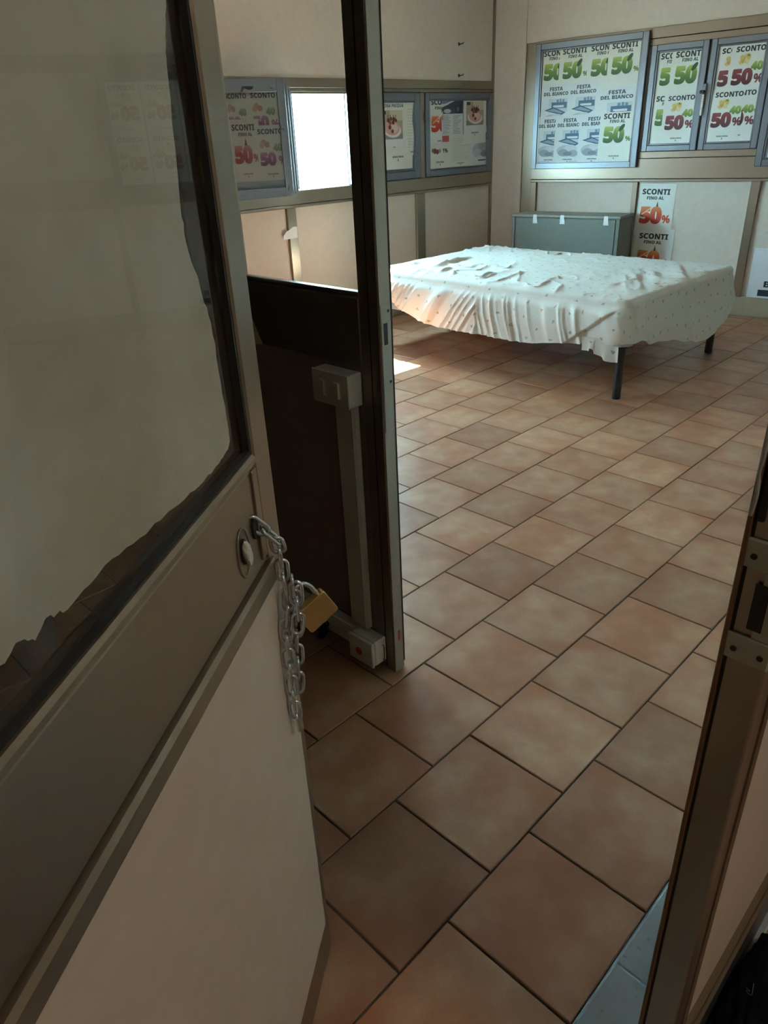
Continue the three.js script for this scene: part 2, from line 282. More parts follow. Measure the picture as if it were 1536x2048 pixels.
// ---------------------------------------------------------------- flyers
const FW = 256, FH = 360, INK = '#20242c';
const word = (g, s, x, y, size, col = INK, weight = 'bold', stretch = 1, align = 'center') => { g.save(); g.translate(x, y); g.scale(stretch, 1); g.font = `${weight} ${size}px sans-serif`; g.textAlign = align; g.fillStyle = col; g.fillText(s, 0, 0); if (weight === 'bold') { g.lineWidth = size * 0.045; g.strokeStyle = col; g.strokeText(s, 0, 0); } g.restore(); };
function paper(g, w, h, base = '#e9ebe2', s = 1) {
  g.fillStyle = base; g.fillRect(0, 0, w, h); const r = rng(s * 991);
  for (let k = 0; k < 500; k++) { g.fillStyle = `rgba(${r() < 0.5 ? '255,255,255' : '190,190,175'},0.10)`; g.fillRect(r() * w, r() * h, 2 + r() * 10, 1 + r() * 4); }
  g.strokeStyle = 'rgba(150,155,150,0.5)'; g.lineWidth = 1.5; for (let k = 0; k < 9; k++) { g.beginPath(); g.moveTo(30 + k * 22, 12); g.lineTo(44 + k * 22, 12); g.stroke(); }
}
const brandmark = (g, x, y, k = 1) => { word(g, 'ESSELUNGA', x, y, 13 * k, '#33373c', 'bold', 1.15); word(g, 'S', x, y + 17 * k, 15 * k, '#33373c', 'bold', 1.3); };
function fruitNumber(g, s, x, y, size, c0, c1, c2, leaf) {
  g.save(); g.translate(x, y); g.scale(1.02, 1); g.font = `bold ${size}px sans-serif`; g.textAlign = 'center';
  const gr = g.createLinearGradient(0, -size * 0.75, 0, 0); gr.addColorStop(0, c0); gr.addColorStop(0.55, c1); gr.addColorStop(1, c2);
  g.fillStyle = gr; g.strokeStyle = gr; g.lineJoin = 'round'; g.lineWidth = size * 0.11; g.strokeText(s, 0, 0); g.fillText(s, 0, 0); g.restore();
  if (leaf) { g.save(); g.translate(x + size * leaf[0], y - size * 0.70); g.rotate(leaf[1]); g.fillStyle = leaf[2]; g.beginPath(); g.ellipse(0, 0, size * 0.22, size * 0.10, 0, 0, 7); g.fill(); g.restore(); }
}
const D = {};
D.green = (g, w, h) => { paper(g, w, h, '#e8ece0', 1); word(g, 'SCONTI', 128, 47, 50, INK, 'bold', 1.12); word(g, 'FINO AL', 136, 76, 28, '#3a3f44', 'bold', 1.1); fruitNumber(g, '50', 116, 212, 142, '#aebd58', '#63852a', '#3a5e1c', [0.42, -0.9, '#244c20']); word(g, '%', 230, 208, 46, '#5d7f27'); brandmark(g, 132, 320); };
D.festa = (g, w, h) => {
  paper(g, w, h, '#e4eaea', 2); word(g, 'FESTA', 130, 48, 36, '#34404c', 'bold', 1.15); word(g, 'DEL BIANCO', 130, 82, 34, '#34404c', 'bold', 1.1);
  g.fillStyle = '#cdd8de'; g.fillRect(70, 106, 170, 100);
  g.fillStyle = '#4d6c88'; g.fillRect(96, 132, 138, 44); g.fillStyle = '#6f8ca6'; g.fillRect(140, 112, 20, 22); g.fillRect(168, 108, 16, 26); g.fillRect(192, 112, 18, 22); g.fillStyle = '#e3eaee'; g.fillRect(112, 154, 96, 16);
  g.fillStyle = '#38536d'; g.beginPath(); g.moveTo(34, 188); g.lineTo(116, 166); g.lineTo(226, 208); g.lineTo(190, 226); g.closePath(); g.fill(); g.fillStyle = '#8ba4b8'; g.beginPath(); g.moveTo(60, 190); g.lineTo(118, 176); g.lineTo(206, 208); g.lineTo(186, 214); g.closePath(); g.fill();
  for (const [x, y, rx, ry, c] of [[110, 262, 84, 44, '#bfc6ca'], [150, 250, 60, 34, '#d2d8da'], [86, 276, 46, 28, '#9aa4ab'], [176, 282, 44, 26, '#a8b1b8'], [128, 284, 40, 16, '#7d8890']]) { g.fillStyle = c; g.beginPath(); g.ellipse(x, y, rx, ry, 0, 0, 7); g.fill(); }
  brandmark(g, 128, 332);
};
D.darkred = (g, w, h) => {
  paper(g, w, h, '#e9e8de', 3); word(g, 'SCONTO', 128, 52, 44, INK, 'bold', 1.12); const r = rng(5);
  for (let k = 0; k < 26; k++) { g.fillStyle = ['#d9bd6a', '#e6d59a', '#c9a64e'][k % 3]; g.beginPath(); g.arc(62 + r() * 62, 78 + r() * 46, 8 + r() * 8, 0, 7); g.fill(); } g.fillStyle = '#5f7a2c'; g.beginPath(); g.ellipse(118, 76, 9, 5, 0.7, 0, 7); g.fill();
  fruitNumber(g, '40', 186, 166, 66, '#a9ba5c', '#7f9a3a', '#5f7f2a', null); word(g, '%', 238, 168, 30, '#7f9a3a');
  fruitNumber(g, '50', 94, 250, 122, '#8e3a3c', '#74262b', '#4c171b', null); word(g, '%', 206, 246, 74, '#74262b'); brandmark(g, 120, 322);
};
D.orange = (g, w, h) => { paper(g, w, h, '#ecece4', 4); word(g, 'SCONTI', 124, 66, 46, INK, 'bold', 1.14); word(g, 'FINO AL', 122, 98, 27, '#3a3f44', 'bold', 1.12); g.fillStyle = '#5a4c30'; g.beginPath(); g.moveTo(134, 150); g.lineTo(142, 108); g.lineTo(152, 150); g.fill(); fruitNumber(g, '50', 104, 246, 132, '#e08a52', '#cf4a28', '#b8341e', null); word(g, '%', 212, 244, 66, '#cf4a28'); g.strokeStyle = '#f0c79a'; g.lineWidth = 7; g.beginPath(); g.moveTo(40, 196); g.lineTo(104, 150); g.stroke(); brandmark(g, 128, 320); };
D.pink = (g, w, h) => { paper(g, w, h, '#d9d4c4', 6); word(g, 'SCONTI', 124, 62, 46, '#2a3638', 'bold', 1.12); word(g, 'FINO AL', 136, 94, 27, '#3a4444', 'bold', 1.1); g.fillStyle = '#5c3c3a'; g.beginPath(); g.moveTo(122, 150); g.lineTo(134, 104); g.lineTo(146, 150); g.fill(); fruitNumber(g, '50', 106, 246, 128, '#c98a88', '#b8484e', '#a23a42', null); word(g, '%', 212, 244, 62, '#b25a60'); brandmark(g, 128, 318); };
D.plum = (g, w, h) => { paper(g, w, h, '#d6d5c6', 7); word(g, 'SCONTO', 128, 56, 44, '#2a3638', 'bold', 1.12); for (const [x, y, c] of [[70, 110, '#c09a86'], [96, 124, '#b98a7c'], [54, 128, '#c8a894']]) { g.fillStyle = c; g.beginPath(); g.arc(x, y, 20, 0, 7); g.fill(); } fruitNumber(g, '40', 178, 166, 60, '#a5b089', '#8c9a70', '#78895c', null); fruitNumber(g, '50', 94, 256, 108, '#b88aa2', '#98567e', '#7c4468', null); word(g, '%', 208, 254, 72, '#98668a'); brandmark(g, 122, 322); };
D.easter = (g, w, h) => {
  paper(g, w, h, '#ebece8', 8); word(g, 'BUONA PASQUA', 128, 34, 27, '#3c4046', 'italic bold', 1.05);
  g.fillStyle = '#b7a98f'; g.fillRect(28, 52, 200, 172); g.fillStyle = '#d9cfae'; g.fillRect(110, 52, 118, 60); g.fillStyle = '#8b8f8c'; g.fillRect(28, 190, 200, 34); g.fillStyle = '#3e4238'; g.fillRect(34, 54, 40, 22);
  g.fillStyle = '#efe5da'; g.beginPath(); g.ellipse(128, 168, 84, 46, 0.12, 0, 7); g.fill(); g.fillStyle = '#dba7a0'; g.beginPath(); g.ellipse(128, 156, 70, 44, 0.1, 0, 7); g.fill(); g.fillStyle = '#e9c9bf'; g.beginPath(); g.ellipse(150, 158, 34, 28, 0, 0, 7); g.fill();
  for (const [x, y, r, c] of [[96, 110, 13, '#6b2c2a'], [120, 102, 12, '#7d3a34'], [146, 104, 13, '#5e2a28'], [166, 112, 11, '#6b3a34'], [112, 126, 12, '#8c4a44'], [140, 124, 13, '#5a2626'], [108, 152, 13, '#7a2a34'], [132, 176, 12, '#86323c']]) { g.fillStyle = c; g.beginPath(); g.arc(x, y, r, 0, 7); g.fill(); }
  g.strokeStyle = '#6a4638'; g.lineWidth = 6; for (const x of [92, 112, 140, 162]) { g.beginPath(); g.moveTo(x, 100); g.lineTo(x + 4, 78); g.stroke(); }
  brandmark(g, 128, 284);
};
D.offers = (g, w, h) => {
  paper(g, w, h, '#dfe2e6', 9); g.fillStyle = '#8b84a8'; g.fillRect(0, 0, w, 66); g.fillStyle = '#c9c4da'; g.fillRect(18, 8, 60, 26); g.fillStyle = '#6b6f86'; g.fillRect(96, 10, 70, 36); g.fillStyle = '#7f9a86'; g.fillRect(186, 6, 60, 30);
  g.fillStyle = '#3c3f50'; g.beginPath(); g.moveTo(0, 92); g.lineTo(w, 22); g.lineTo(w, 138); g.lineTo(0, 138); g.fill(); g.fillStyle = '#c3c9d4'; g.beginPath(); g.ellipse(70, 118, 44, 16, 0, 0, 7); g.fill(); g.fillStyle = '#23242c'; g.fillRect(158, 74, 82, 60); g.fillStyle = '#59606e'; g.beginPath(); g.arc(198, 104, 18, 0, 7); g.fill(); g.strokeStyle = '#eceef0'; g.lineWidth = 9; g.beginPath(); g.moveTo(0, 82); g.lineTo(w, 12); g.stroke();
  const r = rng(8); g.fillStyle = '#8d9098'; for (let c = 0; c < 2; c++) for (let k = 0; k < 12; k++) g.fillRect(12 + c * 124, 152 + k * 12, 60 + r() * 46, 4);
  g.fillStyle = '#b0443f'; g.fillRect(6, 300, 112, 46); g.fillStyle = '#c8706a'; for (let k = 0; k < 4; k++) g.fillRect(12, 306 + k * 10, 98, 3); g.fillStyle = '#9a9ca2'; g.fillRect(134, 306, 76, 6); g.fillRect(134, 318, 60, 5);
};
D.backside = (g, w, h) => { paper(g, w, h, '#e2e5da', 10); g.fillStyle = 'rgba(150,155,140,0.35)'; const r = rng(14); for (let k = 0; k < 14; k++) g.fillRect(30 + r() * 20, 40 + k * 18, 90 + r() * 90, 5); brandmark(g, 130, 310); };
D.towel = (g, w, h) => { paper(g, w, h, '#dfe4e6', 11); g.fillStyle = '#566c86'; g.fillRect(110, 60, 120, 70); g.fillStyle = '#2f3c50'; g.beginPath(); g.moveTo(70, 130); g.lineTo(250, 150); g.lineTo(230, 180); g.lineTo(90, 150); g.fill(); for (const [x, y, rx, ry, c] of [[130, 210, 90, 60, '#b9bcc6'], [170, 190, 66, 44, '#a6a9b6'], [100, 240, 60, 40, '#c9ccd2'], [190, 250, 50, 30, '#8e929e']]) { g.fillStyle = c; g.beginPath(); g.ellipse(x, y, rx, ry, 0, 0, 7); g.fill(); } g.fillStyle = '#26282e'; g.fillRect(110, 304, 96, 10); };
D.berries = (g, w, h) => { paper(g, w, h, '#e6e7de', 12); for (const [x, y, r, c] of [[60, 60, 20, '#6b2a2e'], [92, 66, 18, '#7c3034'], [36, 56, 15, '#8a4a44'], [122, 60, 16, '#9a9a80']]) { g.fillStyle = c; g.beginPath(); g.arc(x, y, r, 0, 7); g.fill(); } word(g, '1%', 190, 76, 44, '#4a2a2e'); brandmark(g, 124, 150, 1.2); };
D.blackword = (g, w, h) => { paper(g, w, h, '#e4e6ea', 13); word(g, 'BUR', 150, 262, 54, '#1e222c', 'bold', 1.2); g.fillStyle = '#2e3340'; g.fillRect(62, 282, 190, 44); };
const flyMat = {};
function flyerMat(k) { return flyMat[k] ??= new THREE.MeshPhysicalMaterial({ map: canvasTex(FW, FH, D[k]), color: lin(0.84, 0.84, 0.84), roughness: 0.55 }); }
const FLW = 0.275, FLH = 0.385;
// w x h sheet with its upper left corner at (u, v) on a wall frame, n off the wall; crop = [u0,u1,v0,v1] share of the print that the sheet shows
function flyer(kind, label, group, fr, u, v, n, o = {}) {
  const w = o.w ?? FLW, h = o.h ?? FLH, c = o.crop ?? [0, 1, 0, 1], s = (o.seed ?? Math.floor(R() * 1e4)), wav = o.wav ?? 0.0012;
  const g = surf(10, 14, (a, b) => { const lift = wav * (2 * fbm(a * 3, b * 3, s, 2) - 0.6) + (o.curl ?? 0) * Math.pow(Math.max(0, 1 - a * 3), 2) * b; return [a * w, -b * h, lift, lerp(c[0], c[1], a), 1 - lerp(c[2], c[3], b)]; });
  // surf winds +x then downwards, so flip to face out
  const ix = g.index.array; for (let i = 0; i < ix.length; i += 3) { const t = ix[i + 1]; ix[i + 1] = ix[i + 2]; ix[i + 2] = t; } g.computeVertexNormals();
  const m = new THREE.Mesh(g, flyerMat(kind)); m.name = numbered('flyer'); m.userData = { label, category: 'flyer' }; if (group) m.userData.group = group;
  scene.add(m); put(m, fr, u, v, n); m.rotation.order = 'YXZ'; m.rotation.z = o.roll ?? (R() - 0.5) * 0.014; return m;
}
{ // large sash by the column
  const n0 = 0.0245, gG = 'flyers on the large sash by the column';
  const ord = ['first', 'second', 'third', 'fourth'];
  [0.485, 0.665, 0.925, 1.108].forEach((u, i) => flyer('green', `green fifty percent flyer, ${ord[i]} from the column in the top row of the large sash`, gG, FR, u, 2.108, n0 + 0.0016 * i));
  [0.512, 0.770, 1.045].forEach((u, i) => flyer('festa', `blue towel flyer, ${ord[i]} from the column in the middle row of the large sash`, gG, FR, u, i === 2 ? 1.782 : 1.842, n0 + 0.008 + 0.0016 * i, { w: i === 2 ? 0.335 : FLW }));
  [0.480, 0.668, 0.900].forEach((u, i) => flyer('festa', `blue towel flyer, ${ord[i]} from the column in the bottom row of the large sash`, gG, FR, u, 1.592, n0 + 0.014 + 0.0016 * i));
  flyer('green', 'green fifty percent flyer in the bottom row of the large sash', gG, FR, 1.092, 1.598, n0 + 0.020, { w: 0.29 });
}
{ const n0 = 0.013, g2 = 'flyers on the narrow green sash';
  flyer('green', 'half hidden green flyer in the top row of the narrow sash', g2, FR, 1.522, 2.000, n0, { w: 0.16, crop: [0, 0.6, 0, 1] });
  flyer('green', 'whole green fifty percent flyer at the top of the narrow sash', g2, FR, 1.640, 2.002, n0 + 0.0016, { w: 0.235, crop: [0, 0.87, 0, 1] });
  flyer('green', 'half hidden green flyer in the bottom row of the narrow sash', g2, FR, 1.522, 1.702, n0 + 0.004, { w: 0.15, crop: [0, 0.55, 0, 1], h: 0.37 });
  flyer('darkred', 'dark red sconto flyer below the green ones in the narrow sash', g2, FR, 1.618, 1.706, n0 + 0.0056, { w: 0.258, crop: [0, 0.93, 0, 1], h: 0.37 });
  const g3 = 'flyers on the dark red sash';
  flyer('darkred', 'half hidden dark red flyer in the top row beside the latch', g3, FR, 1.986, 2.002, n0, { w: 0.17, crop: [0, 0.6, 0, 1] });
  flyer('darkred', 'whole dark red sconto flyer in the top row of its sash', g3, FR, 2.090, 2.004, n0 + 0.0016, { w: 0.246, crop: [0, 0.9, 0, 1] });
  flyer('darkred', 'dark red flyer showing only its right part in the bottom row', g3, FR, 2.190, 1.712, n0 + 0.004, { w: 0.146, crop: [0.42, 0.95, 0, 1], h: 0.37, wav: 0.0005 });
  flyer('darkred', 'whole dark red sconto flyer in the bottom row beside the latch', g3, FR, 1.986, 1.708, n0 + 0.0085, { w: 0.246, crop: [0, 0.9, 0, 1], h: 0.37 });
}
{ const g4 = 'flyers on the sash beyond the dark red one'; ['nearest the latch', 'in the middle', 'farthest from the latch'].forEach((w, i) => { flyer('darkred', `dark red flyer ${w} in the top row beyond the narrow sashes`, g4, FR, 2.475 + i * 0.29, 1.975, 0.0245 + i * 0.0016); flyer('darkred', `dark red flyer ${w} in the bottom row beyond the narrow sashes`, g4, FR, 2.478 + i * 0.29, 1.60, 0.0325 + i * 0.0016); }); }
flyer('orange', 'orange fifty percent flyer taped to the panel above its twin', 'orange flyers on the lower panel', FR, 1.475, 1.035, -0.012, { w: 0.325, h: 0.42, roll: -0.012, crop: [0, 1, 0, 0.92] });
flyer('orange', 'orange fifty percent flyer half sunk behind the bed', 'orange flyers on the lower panel', FR, 1.49, 0.675, -0.0095, { w: 0.345, h: 0.46, roll: -0.018 });
flyer('blackword', 'white sheet with a bold black word low on the panel', null, FR, 2.50, 0.55, -0.013, { w: 0.34, h: 0.42 });
{ const n0 = -0.0115, gp = 'flyers on the sash beside the open window';
  flyer('backside', 'blank sheet stuck low behind the cake poster', gp, FL, -1.75, 1.50, n0, { w: 0.30, h: 0.28 });
  flyer('easter', 'cake poster on the sash beside the open window', gp, FL, -1.495, 1.752, n0 + 0.003, { w: 0.325, h: 0.45, wav: 0.003 });
  flyer('backside', 'crumpled curling sheet beside the cake poster', gp, FL, -1.192, 1.748, n0 + 0.0055, { w: 0.125, h: 0.40, wav: 0.012, crop: [0, 0.5, 0, 0.9], roll: -0.04 });
  flyer('berries', 'white sheet with a small brand line under the cake poster', gp, FL, -1.44, 1.415, n0 + 0.0075, { w: 0.34, h: 0.175, crop: [0, 1, 0.22, 0.62], wav: 0.002 });
  const g5 = 'flyers on the wide sash beside the column';
  flyer('orange', 'orange discount flyer cut off after its first figure', g5, FL, -0.885, 1.800, n0 + 0.001, { w: 0.19, h: 0.41, crop: [0, 0.55, 0, 1], wav: 0.003 });
  flyer('offers', 'printed offers page with purple header and red box', g5, FL, -0.715, 1.800, n0 + 0.0035, { w: 0.285, h: 0.385 });
  flyer('backside', 'pale blank sheet below the offers page', g5, FL, -0.62, 1.48, n0 + 0.005, { w: 0.31, h: 0.275 });
  flyer('towel', 'towel picture sheet in the corner by the column', g5, FL, -0.335, 1.545, n0 + 0.0065, { w: 0.295, h: 0.335 });
  flyer('easter', 'cake poster on the sash beside the column', g5, FL, -0.425, 1.802, n0 + 0.0085, { w: 0.315, h: 0.40, wav: 0.003, roll: 0.012 });
  flyer('berries', 'sheet with dark berries and a small brand line', g5, FL, -0.875, 1.425, n0 + 0.0085, { w: 0.27, h: 0.235, crop: [0, 1, 0, 0.6] });
}
{ // open sash
  const FO = { ang: OS.rotation.y, at: (u, v, n) => V(u, v, n).applyEuler(OS.rotation).add(OS.position) }, gO = 'flyers on the open sash', z = 0.0105;
  flyer('plum', 'sconto flyer in the top of the open sash by its hinge', gO, FO, 0.035, 0.700, z, { w: 0.21, h: 0.34 });
  flyer('plum', 'sconto flyer in the top of the open sash by its free edge', gO, FO, 0.222, 0.702, z + 0.0014, { w: 0.235, h: 0.34, crop: [0, 0.95, 0, 1] });
  flyer('pink', 'red fifty percent flyer in the bottom of the open sash', gO, FO, 0.055, 0.520, z + 0.003, { w: 0.235, h: 0.40 });
  flyer('plum', 'plum coloured sconto flyer in the bottom of the open sash', gO, FO, 0.258, 0.478, z + 0.0045, { w: 0.215, h: 0.36, crop: [0.06, 0.9, 0, 1] });
  const film = surf(40, 50, (a, b) => { const k = fbm(a * 4 + b * 2, b * 5, 61, 3), r = Math.abs(fbm(a * 5 - b * 3, b * 4 + a * 2, 71, 2) - 0.5); return [0.05 + a * 0.43, 0.045 + b * 0.675, 0.024 + 0.010 * (k - 0.5) + 0.008 * Math.max(0, 0.10 - r) / 0.10]; });
  part('clear_film', film, M.film, OS, 'wrinkled clear plastic film');
}
// small things on the window wall
{ const t = thing('paper_tag', 'torn white paper stuck on the mullion under the open window', 'paper'); put(t, FL, -2.575, 0.805, 0.0);
  const sh = new THREE.Shape([[0, 0], [0.135, 0.004], [0.138, 0.085], [0.10, 0.088], [0.06, 0.068], [0.03, 0.06], [0.0, 0.03]].map((p) => new THREE.Vector2(...p)));
  const g = new THREE.ExtrudeGeometry(sh, { depth: 0.0008, bevelEnabled: false }); g.translate(0, 0, 0.0135); part('sheet', g, std({ color: lin(0.75, 0.78, 0.76), roughness: 0.8 }), t); }
for (const [v, l] of [[2.185, 'upper'], [1.948, 'lower']]) { const h = thing('wall_hook', `small black hook, the ${l} of two above the wide sash`, 'hook'); put(h, FL, -0.488, v, -0.006); part('plate', bx(-0.012, 0.006, -0.012, 0.012, 0, 0.006, 0.002), M.black, h); part('hook_arm', tube([V(0, 0, 0.004), V(0, -0.002, 0.022), V(0.016, 0.003, 0.034), V(0.026, 0.010, 0.032)], 0.0045, 12, 6), M.black, h); }

// ---------------------------------------------------------------- partition beside the passage (frame FP: u = z, n = towards -x)
const pt = put(thing('wall_partition', 'dark bronze partition with glass above a solid lower panel', 'partition', null, 'structure'), FP, 0, 0, 0);
part('stile', bx(-1.008, -0.937, 0, HC, -0.045, 0, 0.003), M.bronze, pt);
part('stile_groove', bx(-0.972, -0.969, 0.01, HC, -0.001, 0.0012, 0), M.rubber, pt);
part('mid_rail', bx(-1.56, -1.008, 0.96, 1.138, -0.045, -0.001, 0.003), M.bronze, pt);
part('glazing_bead', bx(-1.52, -1.008, 1.138, 1.15, -0.034, -0.010, 0.003), M.bronze, pt);
part('glass_pane', new THREE.PlaneGeometry(0.512, 1.212).translate(-1.264, 1.744, -0.022), M.glass, pt);
part('lower_panel', bx(-1.52, -1.008, 0.115, 0.96, -0.032, -0.012, 0.001), M.brown, pt);
part('bottom_rail', bx(-1.56, -1.008, 0.008, 0.115, -0.045, -0.001, 0.003), M.bronze, pt);
part('top_rail', bx(-1.56, -1.008, 2.35, HC, -0.045, -0.001, 0.003), M.bronze, pt);
part('stile', bx(-1.60, -1.52, 0, HC, -0.045, 0, 0.003), M.bronze, pt);
part('further_panel', bx(-4.52, -1.60, 0, HC, -0.04, -0.008, 0.001), M.brown, pt);
const endM = std({ color: lin(0.38, 0.35, 0.29), metalness: 0.35, roughness: 0.45 });
part('end_profile', bx(-0.937, -0.934, 0, HC, -0.037, -0.001, 0.001), endM, pt, 'dull grey aluminium end face');
part('gasket', bx(-0.952, -0.938, 0.02, HC, -0.0495, -0.0445, 0.001), M.rubber, pt);
{ const pl = part('strike_plate', bx(-0.934, -0.932, 0.80, 1.128, -0.035, -0.003, 0.0006), endM, pt, 'flat aluminium strike plate');
  part('lock_slot', bx(-0.9322, -0.9314, 1.03, 1.083, -0.024, -0.011, 0), M.rubber, pl); part('screw', bx(-0.9322, -0.931, 1.108, 1.115, -0.032, -0.025, 0.001), M.black, pl); part('screw', bx(-0.9322, -0.931, 0.93, 0.937, -0.032, -0.025, 0.001), M.black, pl);
  part('red_mark', bx(-0.9342, -0.9332, 0.115, 0.153, -0.026, -0.018, 0), M.red, pt, 'small red sticker'); }

// switch box on the partition (in FP: u = z)
{ const o = put(thing('light_switch', 'white surface box with two rocker switches on the partition', 'switch'), FP, -1.155, 0.86, -0.004);
  const w = 0.143, h = 0.090, d = 0.052;
  part('back_box', bx(0, w, 0, h, 0, d - 0.008, 0.004), M.white, o); part('cover', bx(-0.001, w + 0.001, -0.001, h + 0.001, d - 0.0065, d, 0.003), M.whitecap, o);
  for (const u of [0.030, 0.088]) { part('switch_module', bx(u, u + 0.028, 0.022, 0.068, d - 0.001, d + 0.0012, 0.001), M.whitecap, o); const g = bx(-0.010, 0.010, -0.021, 0.021, -0.004, 0.0045, 0.001); const k = part('rocker', g, M.whitecap, o); k.position.set(u + 0.013, 0.045, d + 0.001); k.rotation.y = -0.24; } }
{ const o = put(thing('cable_trunking', 'white vertical cable trunking between the switch and the socket box', 'trunking'), FP, -1.066, 0.128, -0.004);
  part('channel', bx(-0.036, 0.036, 0, 0.732, 0, 0.020, 0.003), M.white, o); part('lid', bx(-0.034, 0.034, 0.004, 0.730, 0.0205, 0.026, 0.004), M.white, o); }
{ const o = put(thing('junction_box', 'white box with a red dot at the foot of the partition', 'box'), FP, -1.072, 0.035, -0.0005);
  part('body', bx(0, 0.104, 0, 0.090, 0, 0.052, 0.005), M.whitecap, o); part('cover_edge', bx(-0.001, 0.105, -0.001, 0.091, 0.054, 0.0635, 0.003), M.whitecap, o);
  const dot = cyl(0.0135, 0.0135, 0.0016, 24); dot.rotateX(Math.PI / 2); dot.translate(0.044, 0.040, 0.064); part('red_dot', dot, M.red, o);
  part('side_bracket', tube([V(0.106, 0.016, 0.022), V(0.113, 0.016, 0.022), V(0.113, 0.07, 0.022), V(0.106, 0.07, 0.022)], 0.0022, 20, 6), M.chain, o); }
{ const o = put(thing('base_trunking', 'white horizontal trunking along the foot of the partition', 'trunking'), FP, -1.50, 0.065, -0.0005);
  part('channel', bx(0, 0.27, 0, 0.060, 0, 0.028, 0.003), M.white, o); part('coupling', bx(0.275, 0.425, -0.012, 0.062, 0, 0.036, 0.004), M.white, o); part('coupling_tab', bx(0.262, 0.30, 0.05, 0.074, 0.002, 0.034, 0.003), M.chain, o); }
{ const o = put(thing('black_cable', 'tangled black cable under the white trunking', 'cable'), FP, -1.225, 0.0, 0.03); const r = rng(31);
  for (let k = 0; k < 4; k++) { const p = []; for (let i = 0; i < 9; i++) p.push(V((r() - 0.5) * 0.055, 0.006 + r() * 0.095, r() * 0.03)); part('strand', tube(p, 0.0045, 60, 6), M.rubber, o); } }
{ const o = put(thing('yellow_card', 'pale yellow paper corner stuck on the partition rail', 'paper'), FP, -1.515, 0.945, 0.0005);
  const sh = new THREE.Shape([[0, 0], [0.088, 0.018], [0.052, 0.082], [0, 0.14]].map((p) => new THREE.Vector2(...p))); part('card', new THREE.ExtrudeGeometry(sh, { depth: 0.001, bevelEnabled: false }), M.yellow, o); }

// ---------------------------------------------------------------- entrance door leaf, standing ajar (frame FD: u along the leaf, 0 at the free edge; n towards the visitor)
const door = put(thing('door_1', 'brown aluminium entrance door with papered glass and beige lower panel', 'door', null, 'structure'), FD, 0, 0, 0);
{ const T0 = -0.045, LW = -1.0, E = 0.028;
  part('free_stile', bx(-0.030, E, 0.014, 2.13, T0, 0, 0.003), M.bronze, door); part('hinge_stile', bx(LW, LW + 0.07, 0.014, 2.13, T0, 0, 0.003), M.bronze, door);
  part('edge_gasket', bx(E, E + 0.006, 0.02, 2.12, -0.040, -0.030, 0.001), M.rubber, door);
  part('bottom_rail', bx(LW + 0.07, -0.0305, 0.014, 0.13, T0, -0.001, 0.003), M.bronze, door);
  part('lower_panel', bx(LW + 0.075, 0.000, 0.128, 0.945, -0.030, 0.0035, 0.0012), M.panel, door, 'beige laminate panel');
  part('mid_rail', bx(LW + 0.07, -0.0305, 0.978, 1.122, T0, -0.001, 0.003), M.bronze, door);
  part('rail_bead', bx(LW + 0.07, -0.012, 0.943, 0.976, -0.03, 0.009, 0.005), M.bronze, door); part('rail_bead', bx(LW + 0.07, -0.0305, 1.1225, 1.137, -0.03, 0.003, 0.004), M.bronze, door);
  part('stile_cover', bx(-0.052, -0.0345, 0.99, 1.12, -0.006, 0.0022, 0.001), M.bronze, door);
  part('lock_slot', bx(-0.0342, -0.0318, 0.985, 1.108, -0.004, 0.0003, 0), M.rubber, door);
  part('top_rail', bx(LW + 0.07, -0.0305, 2.05, 2.13, T0, -0.001, 0.003), M.bronze, door);
  part('glass_pane', new THREE.PlaneGeometry(0.8995, 0.913).translate((LW + 0.07 - 0.0305) / 2, 1.5935, -0.014), M.glass, door, 'clear reflecting glass');
  part('glass_gasket', merge(bx(-0.034, -0.0302, 1.137, 2.05, -0.012, -0.004, 0), bx(LW + 0.07, -0.034, 1.1372, 1.1405, -0.012, -0.004, 0)), M.rubber, door);
  const hole = new THREE.CylinderGeometry(0.011, 0.011, 0.003, 20); hole.rotateX(Math.PI / 2); hole.scale(0.8, 1.5, 1); hole.translate(-0.064, 1.047, 0.0007); part('chain_hole', hole, M.rubber, door);
  const ros = new THREE.TorusGeometry(0.0195, 0.0009, 8, 32); ros.scale(1, 1.7, 1); ros.translate(-0.108, 1.035, 0.0003); const rp = part('lock_rosette', ros, M.bronze, door);
  const kh = new THREE.CylinderGeometry(0.0085, 0.0085, 0.002, 18); kh.rotateX(Math.PI / 2); kh.scale(1, 2.1, 1); kh.translate(-0.108, 1.037, 0.0008); part('keyhole', kh, M.rubber, rp);
  const wad = new THREE.IcosahedronGeometry(0.0105, 3), wp = wad.attributes.position; for (let i = 0; i < wp.count; i++) { const q = V().fromBufferAttribute(wp, i), k = 1 + 0.5 * (fbm(q.x * 260 + 5, q.y * 260 + q.z * 140, 3, 2) - 0.5); wp.setXYZ(i, q.x * k * 0.75, q.y * k * 1.9, q.z * k * 0.5); } wad.computeVertexNormals(); wad.rotateZ(0.22); wad.translate(-0.106, 1.034, 0.004); part('paper_wad', wad, M.paperback, rp, 'white paper stuffed in the keyhole');
}
